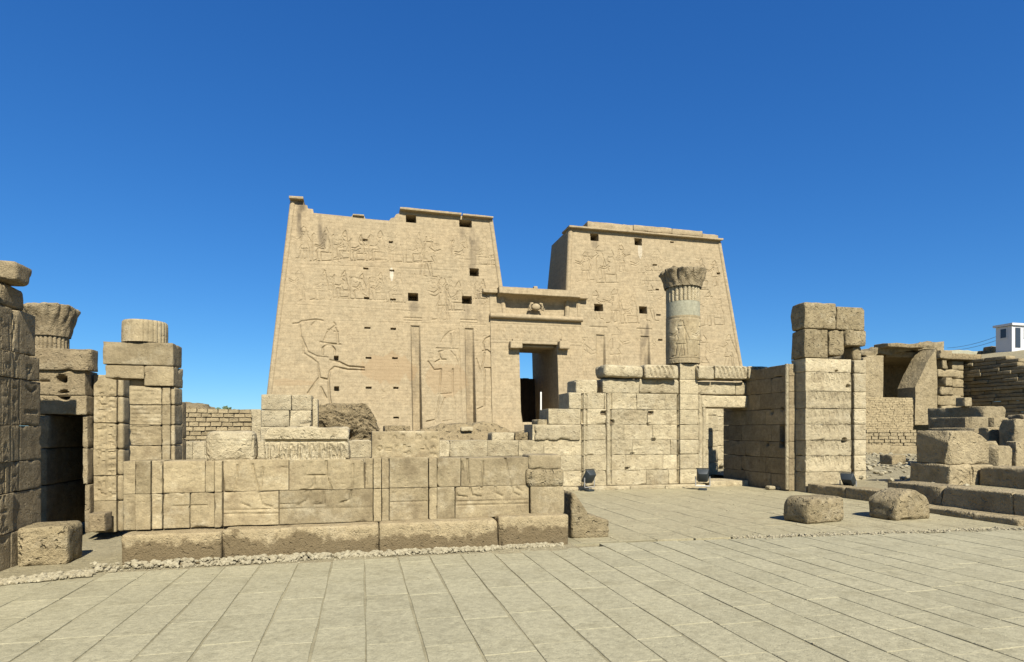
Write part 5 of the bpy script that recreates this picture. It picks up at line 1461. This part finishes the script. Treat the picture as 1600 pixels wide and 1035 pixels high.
# low mound with bush
V, Fq = rbox(xat(255, 30), xat(322, 30), 30, 33, 0, on_y(290, 629, 30)[1], res=0.3, r=0.7, amp=0.25, seed=4)
structure(obj('earth_bank', V, Fq, M['mud'], None))
def far_tree(x, ytop, Y, w, seed, label):
    rg_ = random.Random(seed)
    X, Zt = on_y(x, ytop, Y)
    root = thing('tree', label, 'tree', (X, Y, 0))
    V, Fq = tube([(X, Y, 0), (X + 0.1, Y, Zt * 0.4), (X, Y, Zt * 0.75)], [0.25, 0.2, 0.1], 8); obj('trunk', V, Fq, M['bark'], root)
    vs, fs = [], []
    for k in range(900):
        th = rg_.uniform(0, 2 * math.pi); ph = math.acos(rg_.uniform(-1, 1)); rr = rg_.random() ** 0.4
        c = Vector((X + w * rr * math.sin(ph) * math.cos(th), Y + w * rr * math.sin(ph) * math.sin(th), Zt - 1.2 + 1.2 * rr * math.cos(ph)))
        a = Vector((rg_.gauss(0, 1), rg_.gauss(0, 1), rg_.gauss(0, 1))).normalized() * 0.22; b = a.orthogonal().normalized() * 0.13
        n = len(vs); vs += [c - a, c + b, c + a, c - b]; fs.append((n, n + 1, n + 2, n + 3))
    obj('crown', np.array([tuple(v) for v in vs]), np.array(fs), M['leaf'], root, smooth=False)
far_tree(352, 636, 60, 1.4, 3, 'small dark green treetop showing above the mud brick wall')
# masonry pier left of mud mass
pY = 18.5
pr_ = thing('block_pier', 'broken pale stone pier rising above the frieze block, left of the mud mass', 'pier', (xat(447, pY), pY + 0.4, 0))
pzz = lambda y: on_y(447, y, pY)[1]
for i_, (a, b, yt, yb) in enumerate(((408, 455, 617, 641), (455.5, 487, 617, 641), (408, 452, 641.5, 667), (452.5, 486, 641.5, 667), (407, 450, 667.5, 695), (450.5, 489, 667.5, 695), (407, 489, 695.5, 730))):
    one(pr_, 'stone_block', xat(a, pY) + .004, xat(b, pY) - .004, pzz(yb), pzz(yt), pY + 0.02 * (i_ % 2), pY + 0.8, M['court'], 1210 + i_, res=0.06, r=0.02, amp=0.012, chip=0.22 if i_ in (1, 3) else 0.08)
one(pr_, 'stone_block', xat(487, pY), xat(495, pY), pzz(730), pzz(622), pY + 0.35, pY + 0.8, M['court'], 1220, res=0.1)
# mud mass
mY = 20.0
Xa, Z1 = on_y(489, 631, mY); Xb, Z0 = on_y(590, 700, mY)
V, Fq = rbox(Xa, Xb, mY, mY + 1.8, 0, Z1, res=0.035, r=0.22, amp=0.0, seed=61, chip=0.3)
nn = (fbm(V * np.array([1, 1, 1.6]), 2.2, 8, 5) - 0.5)
cen = V.mean(0); dirv = V - cen; dirv /= np.linalg.norm(dirv, axis=1, keepdims=True)
pit = np.clip(vnoise(V, 3.2, 21) - 0.70, 0, 1) * 1.8 + np.clip(vnoise(V * np.array([1, 1, 2.5]), 6.5, 22) - 0.60, 0, 1) * 0.45
V = V + dirv * (nn * 0.42 - pit)[:, None]
tt = np.clip((V[:, 0] - Xa) / (Xb - Xa), 0, 1)
V[:, 2] -= np.where(V[:, 2] > 0.5, 0.35 * np.clip((tt - 0.75) / 0.25, 0, 1) ** 2 * V[:, 2] * 0.6, 0)
tag(obj('mud_brick_mass', V, Fq, M['mud'], None, base=True, smooth=False), 'crumbling eroded mud brick mass in front of the left pylon tower', 'ruin')
# rubble heap on the low rear wall
hY = 17.3
Xa, Xb = xat(590, hY), xat(868, hY)
gx, gy = np.meshgrid(np.linspace(Xa, Xb, 130), np.linspace(hY - 0.3, hY + 2.6, 50), indexing='ij')
P = np.stack([gx.ravel(), gy.ravel(), gx.ravel() * 0], 1)
t = (P[:, 0] - Xa) / (Xb - Xa); v = (P[:, 1] - hY + 0.3) / 2.9
P[:, 2] = 1.0 + (0.52 + 0.36 * np.exp(-((t - 0.52) / 0.28) ** 2)) * np.clip(v * 4, 0, 1) * np.clip((1 - v) * 3, 0, 1) + 0.30 * (fbm(P, 2.2, 31, 5) - 0.5)
i, j = np.meshgrid(np.arange(129), np.arange(49), indexing='ij'); a = (i * 50 + j).ravel()
stuff(tag(obj('rubble_heap', P, np.stack([a, a + 50, a + 51, a + 1], 1), M['mud'], None), 'heap of earth and rubble behind the low rear wall below the pylon', 'rubble'))
for i_, (xa, xb, ya, yb, Y, m, lb, rz) in enumerate(((768, 804, 676, 690, 16.25, 'court', 'pale flat stone on the earth heap below the gateway', 3), (839, 857, 655.5, 667, 16.1, 'boulder', 'small stone lying left of the stepped wall end before the gateway', 6),
                                      (806, 834, 676, 689, 16.4, 'mud', 'brown broken stone on the earth heap right of the pale flat stone', -8), (721, 739, 667, 674, 17.4, 'court', 'small flat stone on the crest of the earth heap', 0), (548, 578, 688, 712, 16.2, 'court', 'pale block end behind the flat inscribed block', 0), (600, 640, 665, 676, 17.8, 'mud', 'brown lump at the left foot of the earth heap', 5))):
    lying('rubble_block', lb, 'rubble', xa, xb, ya, yb, Y, 0.5, M[m], 1230 + i_, r=0.06, amp=0.025, res=0.07, rz=rz)
up('broken_block', 836, 907, 664.5, 688, 1240, -0.06, r=0.04, chip=0.2)

# ------------------------------------------------------------------ GRAVEL
def gravel(name, label, n, fn, smin, smax, seed):
    rg_ = np.random.default_rng(seed)
    ico = np.array([(0, 0, 1), (.894, 0, .447), (.276, .851, .447), (-.724, .526, .447), (-.724, -.526, .447), (.276, -.851, .447),
                    (.724, .526, -.447), (-.276, .851, -.447), (-.894, 0, -.447), (-.276, -.851, -.447), (.724, -.526, -.447), (0, 0, -1)])
    tri = np.array([(0, 1, 2), (0, 2, 3), (0, 3, 4), (0, 4, 5), (0, 5, 1), (1, 6, 2), (2, 7, 3), (3, 8, 4), (4, 9, 5), (5, 10, 1), (2, 6, 7), (3, 7, 8), (4, 8, 9), (5, 9, 10), (1, 10, 6), (6, 11, 7), (7, 11, 8), (8, 11, 9), (9, 11, 10), (10, 11, 6)])
    vs, fs = [], []
    for k in range(n):
        x, y, z = fn(rg_)
        s = smin + (smax - smin) * rg_.random() ** 3
        v = ico * (1 + 0.45 * (rg_.random((12, 1)) - 0.5)) * np.array([1, 0.8 + 0.4 * rg_.random(), 0.6]) * s
        th = rg_.random() * 6.28; c, sn = math.cos(th), math.sin(th)
        v = np.stack([v[:, 0] * c - v[:, 1] * sn, v[:, 0] * sn + v[:, 1] * c, v[:, 2]], 1)
        vs.append(v + np.array([x, y, z + s * 0.25])); fs.append(tri + 12 * k)
    o = obj(name, np.concatenate(vs), np.concatenate(fs), M['gravel'], None, smooth=False)
    stuff(tag(o, label, 'gravel')); return o
def gf1(r):
    t = r.random() ** 0.8
    x = -3.2 + 6.0 * t
    w_ = 0.28 * (1 - 0.75 * t)
    e = r.random() ** 1.3
    y = 8.27 - w_ * e
    return x, y, 0.0 + 0.05 * (1 - e) * (1 - 0.6 * t)
def gf1b(r):
    x, y, z = gf1(r); return x, y - abs(r.normal()) * 0.16, 0.0
gravel('gravel', 'loose gravel spilling from the strip onto the pavement edge', 420, gf1b, 0.004, 0.022, 11)
gravel('gravel', 'pale gravel strip along the foot of the stained plinth', 2300, gf1, 0.006, 0.046, 1)
def gf2(r):
    x = -4.3 + 1.3 * r.random(); t = (x + 4.3) / 1.3
    y = 7.35 + 0.45 * t + 0.33 * r.random()
    return x, y, 0.005
gravel('gravel', 'pale gravel scattered on the ground by the left wall', 1100, gf2, 0.008, 0.045, 2)
def gf3(r):
    x = 5.6 + 6.0 * r.random(); y = 8.34 - 0.07 * (x - 3.4) + r.normal() * 0.07
    return x, y, 0.0
gravel('gravel', 'thin line of pale pebbles between the pavement and the court at right', 1300, gf3, 0.006, 0.028, 3)
def gf4(r):
    x = 3.2 + 8 * r.random(); y = 8.6 + 7 * r.random(); return x, y, 0.0
gravel('pebbles', 'scattered pebbles on the court floor', 350, gf4, 0.005, 0.022, 4)
def gf5(r):
    x = 13 + 16 * r.random(); y = 11 + 18 * r.random(); return x, y, 0.36
gravel('pebbles', 'stone litter on the terrace behind the tall pillar', 1500, gf5, 0.02, 0.13, 5)
def gf6(r):
    x = -3.5 + 13 * r.random(); y = 3.9 + 4.2 * r.random(); return x, y, 0.0
gravel('pebbles', 'few stray pebbles lying on the pavement slabs', 90, gf6, 0.003, 0.013, 6)
